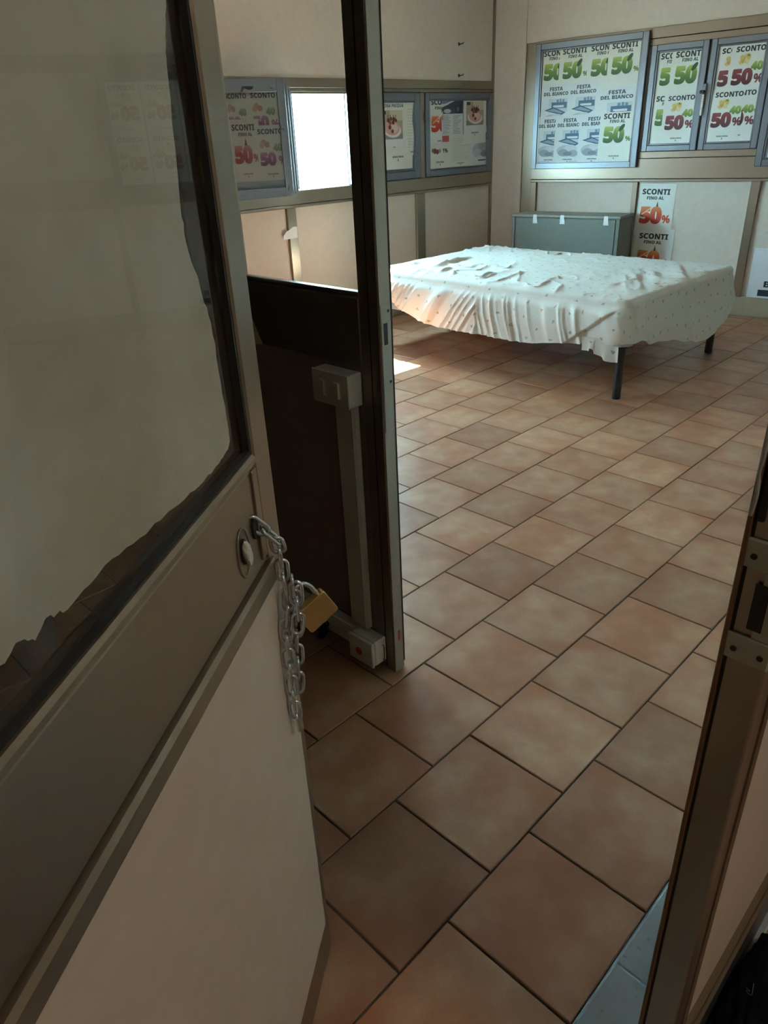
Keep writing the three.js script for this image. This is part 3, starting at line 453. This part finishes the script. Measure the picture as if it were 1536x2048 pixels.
// sheet of paper masking the glass from behind, torn along its edges
{ const o = thing('masking_paper', 'large off-white paper stuck behind the door glass with torn edges', 'paper'); put(o, FD, 0, 0, 0);
  const right = [[2.06, -0.045], [1.72, -0.050], [1.61, -0.052], [1.58, -0.066], [1.55, -0.074], [1.44, -0.092], [1.40, -0.094], [1.35, -0.076], [1.31, -0.062], [1.24, -0.060], [1.165, -0.060]];
  const bot = [[-0.068, 1.158], [-0.10, 1.153], [-0.16, 1.152], [-0.225, 1.158], [-0.30, 1.164], [-0.36, 1.172], [-0.42, 1.168], [-0.445, 1.178], [-0.462, 1.170], [-0.480, 1.182], [-0.495, 1.176], [-0.515, 1.190], [-0.54, 1.184], [-0.60, 1.20], [-0.75, 1.20], [-0.925, 1.19]];
  const pts = [...right.map(([h, s]) => [s, h]), ...bot, [-0.925, 2.06]], r = rng(5), fineP = [];
  pts.forEach((p, i) => { const q = pts[(i + 1) % pts.length]; for (let k = 0; k < 5; k++) { const e = k ? (r() - 0.5) * 0.004 : 0; fineP.push(new THREE.Vector2(lerp(p[0], q[0], k / 5) + e, lerp(p[1], q[1], k / 5) + e * 0.7)); } });
  const g = new THREE.ExtrudeGeometry(new THREE.Shape(fineP), { depth: 0.0005, bevelEnabled: false }); g.translate(0, 0, -0.0175); 
  const pm = new THREE.MeshPhysicalMaterial({ color: lin(0.60, 0.59, 0.52), roughness: 0.9, transmission: 0.06, thickness: 0, map: dataTex(256, 256, (x, y) => { const n = fbm(x * 6, y * 6, 41, 4, 6), v = fbm(x * 40, y * 40, 42, 2, 40); const k = 0.84 + 0.16 * n + (v - 0.5) * 0.05; return [k, k, k * (0.94 + 0.08 * n)]; }, true) });
  part('sheet', g, pm, o);
}

// chain through the lock hole
{ const o = thing('steel_chain', 'zinc plated steel chain hanging from the hole in the door', 'chain'); put(o, FD, 0, 0, 0);
  const L = 0.0205, W = 0.0082, r = 0.0027, cp = [];
  for (let k = 0; k <= 8; k++) { const a = -Math.PI / 2 + (k / 8) * Math.PI; cp.push(V(W * Math.cos(a) * 0 + W * Math.sin(a), (L - 0.0105) + W * Math.cos(a), 0)); }
  for (let k = 0; k <= 8; k++) { const a = Math.PI / 2 + (k / 8) * Math.PI; cp.push(V(W * Math.sin(a), -(L - 0.0105) + W * Math.cos(a), 0)); }
  const link = new THREE.TubeGeometry(new THREE.CatmullRomCurve3(cp, true), 40, r, 7, true);
  const strand = (pts, n0) => { const c = new THREE.CatmullRomCurve3(pts), len = c.getLength(), pitch = 0.0248, n = Math.floor(len / pitch); for (let i = 0; i <= n; i++) { const t = Math.min(1, (i * pitch) / len), p = c.getPointAt(t), d = c.getTangentAt(t); const m = part('link', link, M.chain, o); m.position.copy(p); m.quaternion.setFromUnitVectors(V(0, 1, 0), d.multiplyScalar(-1)); m.rotateY((i + n0) % 2 ? 0.35 : 1.85); } };
  strand([V(-0.064, 1.050, 0.004), V(-0.052, 1.026, 0.020), V(-0.037, 0.995, 0.020), V(-0.030, 0.955, 0.018), V(-0.030, 0.912, 0.020), V(-0.036, 0.874, 0.016), V(-0.039, 0.831, 0.014), V(-0.040, 0.784, 0.014), V(-0.041, 0.745, 0.014), V(-0.036, 0.690, 0.014)], 0);
  strand([V(-0.024, 0.932, 0.028), V(-0.022, 0.880, 0.026), V(-0.020, 0.825, 0.022), V(-0.024, 0.775, 0.020), V(-0.030, 0.738, 0.018)], 1);
  strand([V(-0.030, 0.925, 0.034), V(-0.034, 0.885, 0.034), V(-0.034, 0.86, 0.030)], 0);
}
{ const o = thing('padlock', 'brass padlock with steel shackle hanging on the chain', 'padlock'); put(o, FD, 0.016, 0.872, 0.040); o.rotation.order = 'YXZ'; o.rotation.z = 0.5; o.rotation.y += -0.85;
  const sh = new THREE.Shape(); const w = 0.026, h = 0.022, c = 0.004; sh.moveTo(-w + c, -h); sh.lineTo(w - c, -h); sh.quadraticCurveTo(w, -h, w, -h + c); sh.lineTo(w, h - c); sh.quadraticCurveTo(w, h, w - c, h); sh.lineTo(-w + c, h); sh.quadraticCurveTo(-w, h, -w, h - c); sh.lineTo(-w, -h + c); sh.quadraticCurveTo(-w, -h, -w + c, -h);
  const g = new THREE.ExtrudeGeometry(sh, { depth: 0.011, bevelEnabled: true, bevelThickness: 0.0018, bevelSize: 0.0015, bevelSegments: 3 }); g.translate(0, -0.012, -0.0055); part('body', g, M.brass, o);
  part('shackle', tube([V(-0.017, 0.006, 0), V(-0.017, 0.030, 0), V(-0.012, 0.042, 0), V(0, 0.047, 0), V(0.012, 0.042, 0), V(0.017, 0.030, 0), V(0.017, 0.006, 0)], 0.0038, 40, 10), M.chain, o);
  const k = cyl(0.006, 0.006, 0.002, 18); k.translate(0, -0.036, 0); part('keyway', k, M.brass, o); }

// ---------------------------------------------------------------- fixed screen on the other side of the opening
const fx = thing('door_2', 'fixed brown aluminium side screen with beige panel and strike plates', 'door', null, 'structure');
{ const X = 0.55, zb = 0.139, zf = 0.181;
  part('jamb_stile', bx(X, X + 0.040, 0.001, 2.16, zb, zf, 0.002), M.bronze, fx);
  part('rebate_lip', bx(X - 0.006, X + 0.002, 0.001, 2.16, zb - 0.004, zb + 0.001, 0.001), std({ color: lin(0.20, 0.105, 0.05), roughness: 0.5, metalness: 0.3 }), fx, 'reddish brown edge strip');
  part('rebate_groove', bx(X - 0.0006, X + 0.001, 0.001, 2.16, zb + 0.0015, zb + 0.004, 0), M.rubber, fx);
  part('jamb_bead', bx(X + 0.042, X + 0.050, 0.18, 2.1, zb + 0.006, zf + 0.004, 0.0025), M.bronze, fx);
  part('jamb_bead', bx(X + 0.052, X + 0.064, 0.18, 2.1, zb + 0.006, zf - 0.001, 0.0025), M.bronze, fx);
  part('lower_panel', bx(X + 0.062, 1.68, 0.19, 0.96, zb + 0.010, zf - 0.008, 0.001), M.panel, fx, 'beige laminate panel');
  part('upper_panel', bx(X + 0.062, 1.68, 1.14, 2.1, zb + 0.010, zf - 0.008, 0.001), M.panel, fx);
  part('mid_rail', bx(X + 0.04, 1.68, 0.96, 1.14, zb, zf, 0.003), M.bronze, fx);
  part('rail_bead', bx(X + 0.055, 1.68, 0.186, 0.197, zb + 0.008, zf + 0.002, 0.003), M.bronze, fx); part('rail_bead', bx(X + 0.050, 1.68, 0.172, 0.184, zb + 0.004, zf + 0.008, 0.004), M.bronze, fx);
  part('bottom_rail', bx(X + 0.04, 1.68, 0.002, 0.170, zb, zf + 0.003, 0.004), M.silver, fx, 'pale aluminium bottom rail');
  part('end_stile', bx(1.68, 1.72, 0.001, 2.16, zb, zf, 0.003), M.bronze, fx); part('head_rail', bx(X + 0.04, 1.68, 2.1, 2.16, zb, zf, 0.003), M.bronze, fx);
  const pl = std({ color: lin(0.42, 0.42, 0.34), roughness: 0.5, metalness: 0.3 });
  for (const [y0, y1] of [[1.100, 1.132], [0.990, 1.022]]) { const p = part('strike_plate', bx(X - 0.0045, X + 0.0005, y0, y1, zb - 0.003, zf + 0.002, 0.0015), pl, fx, 'pale metal strike plate'); for (const z of [zb + 0.009, zf - 0.007]) { const s = cyl(0.0032, 0.0032, 0.0012, 14); s.rotateZ(Math.PI / 2); s.translate(X - 0.005, (y0 + y1) / 2 - 0.002, z); part('screw', s, M.rubber, p); } }
  part('strike_plate', bx(X - 0.003, X + 0.0004, 1.022, 1.100, zb + 0.022, zf + 0.002, 0.001), pl, fx); part('strike_slot', bx(X - 0.0036, X - 0.0028, 1.032, 1.086, zb + 0.016, zb + 0.030, 0), M.rubber, fx);
  // chipped seal above the plates
  part('seal', bx(X - 0.003, X + 0.001, 1.150, 2.1, zb + 0.003, zb + 0.010, 0.001), M.rubber, fx);
  const r = rng(12), sp = []; for (let k = 0; k <= 40; k++) sp.push(V(X - 0.005 - r() * 0.003, 1.156 + k * 0.022, zb - 0.002 + r() * 0.002)); part('seal_edge', tube(sp, 0.0022, 160, 5), std({ color: lin(0.42, 0.44, 0.42), roughness: 0.7 }), fx, 'chipped pale seal edge'); }
// hinge-side jamb of the door
{ const o = thing('trim_1', 'brown aluminium hinge jamb of the entrance door', 'door frame', null, 'structure'); part('jamb', bx(-0.50, -0.455, 0, 2.16, 0.12, 0.19, 0.003), M.bronze, o); part('head', bx(-0.455, 0.55, 2.135, 2.16, 0.12, 0.19, 0.003), M.bronze, o); }

// black bag on the ground beside the screen
{ const o = thing('black_bag', 'black fabric bag with loose pale threads on the floor outside', 'bag'); o.position.set(0.845, -0.002, 0.262); o.rotation.y = 0.06;
  const g = mergeVertices(new THREE.IcosahedronGeometry(1, 24).deleteAttribute('normal').deleteAttribute('uv')), p = g.attributes.position;
  for (let i = 0; i < p.count; i++) { const q = V().fromBufferAttribute(p, i), n = fbm(q.x * 3 + 9, q.y * 3 + q.z * 2.3, 3, 4), m = fbm(q.x * 12 + 3, q.z * 12 + q.y * 9, 8, 3), k = 0.80 + 0.34 * n + 0.10 * m; let y = q.y * 0.068 * k + 0.058; if (y < 0.004) y = 0.004 * (0.5 + 0.5 * n); p.setXYZ(i, q.x * 0.185 * k, y, q.z * 0.072 * k); }
  g.computeVertexNormals(); part('body', g, new THREE.MeshPhysicalMaterial({ color: lin(0.006, 0.006, 0.008), roughness: 0.95, specularIntensity: 0.25 }), o);
  const th = std({ color: lin(0.16, 0.15, 0.14), roughness: 0.7 }), r = rng(44);
  for (let k = 0; k < 9; k++) { let x = -0.14 + r() * 0.22, z = -0.045 + r() * 0.05, y = 0.095 + r() * 0.03; const q = []; for (let i = 0; i < 6; i++) { q.push(V(x, y, z)); x += (r() - 0.5) * 0.05; z += (r() - 0.3) * 0.03; y += (r() - 0.6) * 0.025; } part('thread', tube(q, 0.0007, 30, 4), th, o); }
  part('label', bx(0.055, 0.085, 0.121, 0.1225, -0.01, 0.0, 0.0006), std({ color: lin(0.4, 0.42, 0.44), roughness: 0.6 }), o, 'small grey label'); }

// ---------------------------------------------------------------- grey cabinet by the column
{ const o = put(thing('metal_cabinet', 'grey metal cabinet with taped lid standing by the column', 'cabinet'), FR, 0.425, 0.001, 0.034), w = 1.045, h = 0.80, d = 0.30;
  part('carcass', bx(0, w, 0, h - 0.022, 0, d - 0.014, 0.003), M.greymetal, o); part('lid', bx(-0.004, w + 0.004, h - 0.021, h, -0.002, d + 0.004, 0.003), std({ color: lin(0.30, 0.30, 0.25), roughness: 0.55, metalness: 0.1, map: grain }), o, 'dusty olive grey lid');
  part('front_door', bx(0.035, w - 0.042, 0.03, h - 0.030, d - 0.013, d - 0.006, 0.002), M.greymetal, o); part('edge_strip', bx(w - 0.036, w - 0.002, 0.0, h - 0.022, d - 0.013, d - 0.002, 0.003), M.greymetal, o); part('edge_strip', bx(0.002, 0.030, 0, h - 0.022, d - 0.013, d - 0.002, 0.003), M.silver, o);
  [[0.24], [0.51], [0.92]].forEach(([u], k) => { const t = thing('tape_strip', ['torn clear tape on the cabinet lid nearest the column', 'clear tape on the middle of the cabinet lid', 'torn clear tape on the cabinet lid by the flyers'][k], 'tape', 'tape on the cabinet lid'); put(t, FR, 0.425 + u, 0.801 - 0.075, 0.034 + d);
    const g = surf(8, 12, (a, b) => { const y = b * 0.092, wob = 0.003 * fbm(a * 3, b * 5, k, 2); return [(a - 0.5) * lerp(0.05, 0.034, b), y * 0.82, -0.001 + 0.0065 * sstep(y, 0.01, 0.06) + wob]; });
    part('tape', g, M.tape, t); }); }

// ---------------------------------------------------------------- bed
const BA = -0.02, FB = frame(3.845, -1.655, BA);   // u across the bed (0..1.46), n towards the viewer; length runs along -n
const BW = 1.52, BL = 2.22;
{ const o = put(thing('slatted_bed', 'slatted metal bed on dark round legs', 'bed'), FB, 0, 0, 0);
  const z = (b) => -b, y0 = 0.322, y1 = 0.362;
  part('side_rail', bx(0.0, 0.035, y0, y1, z(BL), z(0.02), 0.006), M.bedmetal, o); part('side_rail', bx(BW - 0.035, BW, y0, y1, z(BL), z(0.02), 0.006), M.bedmetal, o);
  part('end_rail', bx(0.035, BW - 0.035, y0, y1, z(0.05), z(0.015), 0.006), M.bedmetal, o); part('end_rail', bx(0.035, BW - 0.035, y0, y1, z(BL), z(BL - 0.035), 0.006), M.bedmetal, o);
  part('centre_rail', bx(BW / 2 - 0.02, BW / 2 + 0.02, y0, y1, z(BL - 0.035), z(0.05), 0.004), M.bedmetal, o);
  for (let k = 0; k < 14; k++) part('slat', bx(0.012, BW - 0.012, 0.3625, 0.372, z(0.12 + k * 0.153), z(0.055 + k * 0.153), 0.003), M.slat, o);
  const leg = new THREE.LatheGeometry([[0, 0], [0.024, 0], [0.026, 0.004], [0.026, 0.312], [0.034, 0.316], [0.034, 0.3215], [0, 0.3215]].map((p) => new THREE.Vector2(...p)), 24);
  for (const [u, b] of [[0.03, 0.03], [1.34, 0.04], [0.09, 2.13], [1.36, 2.13]]) { const m = part('leg', leg, M.black, o); m.position.set(u, 0.0008, z(b)); }
  for (const [u, b] of [[0.055, 0.045], [1.40, 0.05]]) { const c = cyl(0.065, 0.065, 0.012, 30); c.translate(u, 0.334, z(b)); part('corner_plate', c, M.bedmetal, o); } }
// rounded rectangle outline of the mattress: returns [x, z, outward x, outward z] for a share t of its length, starting at the near corner by the window side, running along the near end
const RC = 0.07;
function outline(t, inset = 0) {
  const w = BW - 0.04 - 2 * RC, l = BL - 2 * RC, q = Math.PI / 2 * RC, tot = 2 * w + 2 * l + 4 * q; let s = ((t % 1) + 1) % 1 * tot; const x0 = 0.02 + RC, z0 = -RC, r = RC - inset;
  const segs = [[w, (d) => [x0 + d, z0 + r, 0, 1]], [q, (d) => { const a = d / RC; return [x0 + w + r * Math.sin(a), z0 + r * Math.cos(a), Math.sin(a), Math.cos(a)]; }], [l, (d) => [x0 + w + r, z0 - d, 1, 0]], [q, (d) => { const a = d / RC; return [x0 + w + r * Math.cos(a), z0 - l - r * Math.sin(a), Math.cos(a), -Math.sin(a)]; }], [w, (d) => [x0 + w - d, z0 - l - r, 0, -1]], [q, (d) => { const a = d / RC; return [x0 - r * Math.sin(a), z0 - l - r * Math.cos(a), -Math.sin(a), -Math.cos(a)]; }], [l, (d) => [x0 - r, z0 - l + d, -1, 0]], [q, (d) => { const a = d / RC; return [x0 - r * Math.cos(a), z0 + r * Math.sin(a), -Math.cos(a), Math.sin(a)]; }]];
  for (const [len, f] of segs) { if (s <= len) return f(s); s -= len; } return segs[0][1](0);
}
{ const o = put(thing('mattress', 'thick white mattress lying on the bed frame', 'mattress'), FB, 0, 0, 0);
  const prof = [[0.0, 0.374], [0.0, 0.378], [0.012, 0.376]], NB = 200;
  const g = surf(NB, 14, (a, b) => { const p = outline(a, 0.014); const k = Math.round(b * 14); if (k === 0) return [0.735, 0.3735, -BL / 2]; const r = k === 1 ? 0.02 : k === 2 ? 0.004 : k < 11 ? 0 : k === 11 ? 0.006 : k === 12 ? 0.02 : k === 13 ? 0.05 : 0; const y = [0, 0.3738, 0.378, 0.395, 0.42, 0.45, 0.48, 0.51, 0.54, 0.555, 0.566, 0.572, 0.576, 0.578, 0.579][k]; if (k === 14) return [0.735, 0.579, -BL / 2]; return [p[0] - p[2] * r, y, p[1] - p[3] * r, a * 7, y]; }, true);
  part('body', g, std({ color: lin(0.66, 0.64, 0.60), roughness: 0.85, map: grain }), o);
  const pp = []; for (let i = 0; i < 120; i++) { const p = outline(i / 120, 0.012); pp.push(V(p[0], 0.386, p[1])); } part('piping', tube(pp, 0.0045, 360, 6, true), std({ color: lin(0.7, 0.66, 0.6), roughness: 0.8 }), o); }
const sheetTex = canvasTex(1024, 1024, (g, w, h) => {
  g.fillStyle = '#cfccc3'; g.fillRect(0, 0, w, h); const r = rng(3);
  for (let k = 0; k < 3000; k++) { g.fillStyle = `rgba(${r() < 0.5 ? '226,224,216' : '196,190,176'},0.16)`; g.fillRect(r() * w, r() * h, 6, 6); }
  const cols = ['#8f9186', '#a39e8c', '#8c989c', '#b58a80', '#98a28a'];
  for (let j = 0; j < 8; j++) for (let i = 0; i < 8; i++) { const x = (i + 0.5 + (j % 2 ? 0.5 : 0)) * 128 + (r() - 0.5) * 46, y = (j + 0.5) * 128 + (r() - 0.5) * 46, n = 2 + Math.floor(r() * 2), c = cols[Math.floor(r() * 5)]; for (const ox of [0, -1024]) for (let k = 0; k < n; k++) { g.fillStyle = c; g.globalAlpha = 0.8; g.save(); g.translate(x + ox + (r() - 0.5) * 16, y + (r() - 0.5) * 18); g.rotate(r() * 3); g.beginPath(); g.ellipse(0, 0, 9 + r() * 4, 5 + r() * 3, 0, 0, 7); g.fill(); g.restore(); } g.globalAlpha = 1; }
});
sheetTex.wrapS = sheetTex.wrapT = THREE.RepeatWrapping;
M.sheet = new THREE.MeshPhysicalMaterial({ map: sheetTex, roughness: 0.85, sheen: 0.2, sheenColor: lin(0.9, 0.9, 0.9), bumpMap: fine, bumpScale: 0.0003, side: THREE.DoubleSide });
const hemSide = [[0, 0.345], [0.18, 0.325], [0.35, 0.300], [0.72, 0.258], [1.05, 0.258], [1.45, 0.256], [1.65, 0.285], [1.80, 0.335], [1.98, 0.42], [2.12, 0.47], [2.22, 0.47]];
const hemEnd = [[0, 0.345], [0.10, 0.335], [0.16, 0.34], [0.24, 0.318], [0.26, 0.295], [0.36, 0.287], [0.55, 0.262], [0.80, 0.205], [0.93, 0.175], [1.05, 0.165], [1.16, 0.18], [1.28, 0.225], [1.38, 0.28], [1.50, 0.40]];
const table = (t, x) => { if (x <= t[0][0]) return t[0][1]; for (let i = 1; i < t.length; i++) if (x <= t[i][0]) { const k = (x - t[i - 1][0]) / (t[i][0] - t[i - 1][0]); return lerp(t[i - 1][1], t[i][1], k * k * (3 - 2 * k)); } return t[t.length - 1][1]; };
const ridge = (x, y, s) => 1 - Math.abs(2 * vnoise(x, y, s) - 1);
function topWave(x, b) {   // height of the sheet above the flat mattress top; x across, b along
  const e = Math.min(x - 0.02, BW - 0.02 - x, b, BL - b), inr = sstep(e, 0.0, 0.25);
  let h = 0.007 * inr * (0.4 + fbm(x * 1.6, b * 1.3, 51, 3)) + 0.007 * (fbm(x * 9, b * 9, 52, 3) - 0.5);
  const wr = Math.pow(ridge(x * 7 + b * 3, b * 9 - x * 5, 57), 5) * sstep(fbm(x * 2.2, b * 2.2, 58, 2), 0.35, 0.75); h += 0.014 * wr;
  const near = Math.exp(-Math.pow((b - 0.32) / 0.28, 2)) * Math.exp(-Math.pow((x - 0.75) / 0.5, 2)); h += near * 0.016 * Math.pow(ridge(x * 9 - b * 16, b * 5 + x * 2, 63), 4);
  for (const [x0, b0, x1, b1, a, wd] of [[0.30, 1.78, 0.80, 1.83, 0.034, 0.022], [0.17, 1.60, 0.34, 1.64, 0.022, 0.018], [0.15, 1.20, 0.33, 1.24, 0.026, 0.020], [0.13, 1.44, 0.22, 1.50, 0.02, 0.018], [0.20, 1.05, 0.50, 1.08, 0.012, 0.02], [0.12, 0.72, 0.45, 0.76, 0.012, 0.018], [0.26, 2.0, 0.42, 2.03, 0.02, 0.018]]) {
    const dx = x1 - x0, db = b1 - b0, l2 = dx * dx + db * db, t = clamp(((x - x0) * dx + (b - b0) * db) / l2, 0, 1), d = Math.hypot(x - x0 - t * dx, b - b0 - t * db); h += a * Math.exp(-(d * d) / (wd * wd)) * Math.sin(Math.PI * clamp(t * 0.9 + 0.05, 0, 1)) ** 0.5; }
  return h;
}
{ const o = put(thing('bed_sheet', 'rumpled white bed sheet with tiny flower sprigs draped over the mattress', 'bed sheet'), FB, 0, 0, 0);
  const NT = 900, NTOP = 60, NR = 5, NS = 40, NV = NTOP + NR + NS, YT = 0.5905, r0 = 0.035;
  const g = surf(NT, NV, (a, bb) => {
    const p = outline(a), j = Math.round(bb * NV), ox = p[2], oz = p[3];
    if (j <= NTOP) { const k = Math.pow(j / NTOP, 0.9), cx = 0.735, cz = -BL / 2, ex = p[0] - ox * r0, ez = p[1] - oz * r0, x = lerp(cx, ex, k), z = lerp(cz, ez, k); return [x, YT + topWave(x, -z), z, x / 0.85, z / 0.85]; }
    const side = -ox > 0.7, end = oz > 0.7, b = -p[1], x = p[0];
    if (j <= NTOP + NR) { const an = ((j - NTOP) / NR) * Math.PI / 2, rr = r0 * Math.sin(an), ex = p[0] - ox * r0, ez = p[1] - oz * r0, yw = topWave(ex, -ez) * Math.cos(an); const drop = r0 * an; return [ex + ox * rr, YT - r0 * (1 - Math.cos(an)) + yw, ez + oz * rr, (ex + ox * drop) / 0.85, (ez + oz * drop) / 0.85]; }
    const s = (j - NTOP - NR) / NS;
    const ws = clamp(-ox, 0, 1) ** 2, we = clamp(oz, 0, 1) ** 2, wo = Math.max(0, 1 - ws - we);
    const hem = table(hemSide, b) * ws + table(hemEnd, x) * we + 0.36 * wo;
    const y = lerp(YT - r0, hem, s), drop = YT - y;
    // folds: hang down from the edge, deeper towards the hem
    const u = ws > 0.5 ? b : x; let f = 0;
    if (ws > 0.01) {
      const lean = b + (0.59 - y) * (b > 1.1 ? -0.9 : 0.35) * 0.8;
      f += ws * (0.032 * Math.pow(ridge(lean * 9.5, 3.3 + y * 1.2, 71), 3) + 0.020 * Math.pow(ridge(lean * 19, 5.1 + y * 2, 73), 3)) * sstep(s, 0.0, 0.3) * (0.55 + 0.45 * sstep(b, 0.3, 0.8));
      const bag = Math.exp(-Math.pow((y - 0.40) / 0.07, 2)) * 0.012; f += ws * bag;
      const dg = b - 0.34 * (0.585 - y) / 0.25; f += ws * 0.020 * sstep(dg, -0.010, 0.010) * sstep(s, 0.02, 0.2);       // free edge of the hanging side, running down from the corner
      if (b > 0.70 && b < 1.30) f -= ws * 0.018 * sstep(y, 0.335, 0.322) * sstep(b, 0.70, 0.76) * sstep(b, 1.30, 1.24);
      f -= ws * 0.028 * sstep(b, 1.85, 2.2) * s;
    }
    if (we > 0.01) {
      f += we * (0.012 * Math.pow(ridge(x * 6 + y * 2, 8.2 + y, 77), 2) + 0.024 * Math.exp(-Math.pow((x - 0.245 - (0.59 - y) * -0.12) / 0.018, 2)) * s + 0.016 * sstep(x, 0.24, 0.27) * s);
      f += we * 0.022 * s * s * sstep(x, 0.6, 1.0);
      f -= we * 0.012 * sstep(x, 0.2, 0.05);
    }
    f += wo * (0.01 + 0.03 * s * (ox > 0.1 && oz > 0.1 ? 1 : 0));
    const off = f + 0.004 + 0.012 * s;
    return [p[0] + ox * off, y, p[1] + oz * off, (p[0] + ox * drop) / 0.85, (p[1] + oz * drop) / 0.85];
  }, true);
  part('cloth', g, M.sheet, o);
  // ruffled corner that hangs below the mattress at the near leg
  const rf = surf(60, 26, (a, b) => { const t = a * 0.25, x = -0.03 + t * 0.12, z = lerp(-0.265, -0.035, a), w = Math.sin(a * Math.PI * 5) * 0.012 * b, len = 0.085 + 0.045 * (a > 0.32 ? Math.sin((a - 0.32) / 0.68 * Math.PI * 0.62) : -0.1 + a * 0.2) - (Math.abs(a - 0.27) < 0.08 ? 0.02 : 0); return [x - 0.012 * b + w * 0.8, 0.362 - b * len, z + 0.012 * b + w * 0.6, a * 0.25 + 0.3, b * 0.15]; });
  part('corner_ruffle', rf, M.sheet, o);
}

shadowed(scene);
renderer.render(scene, camera);
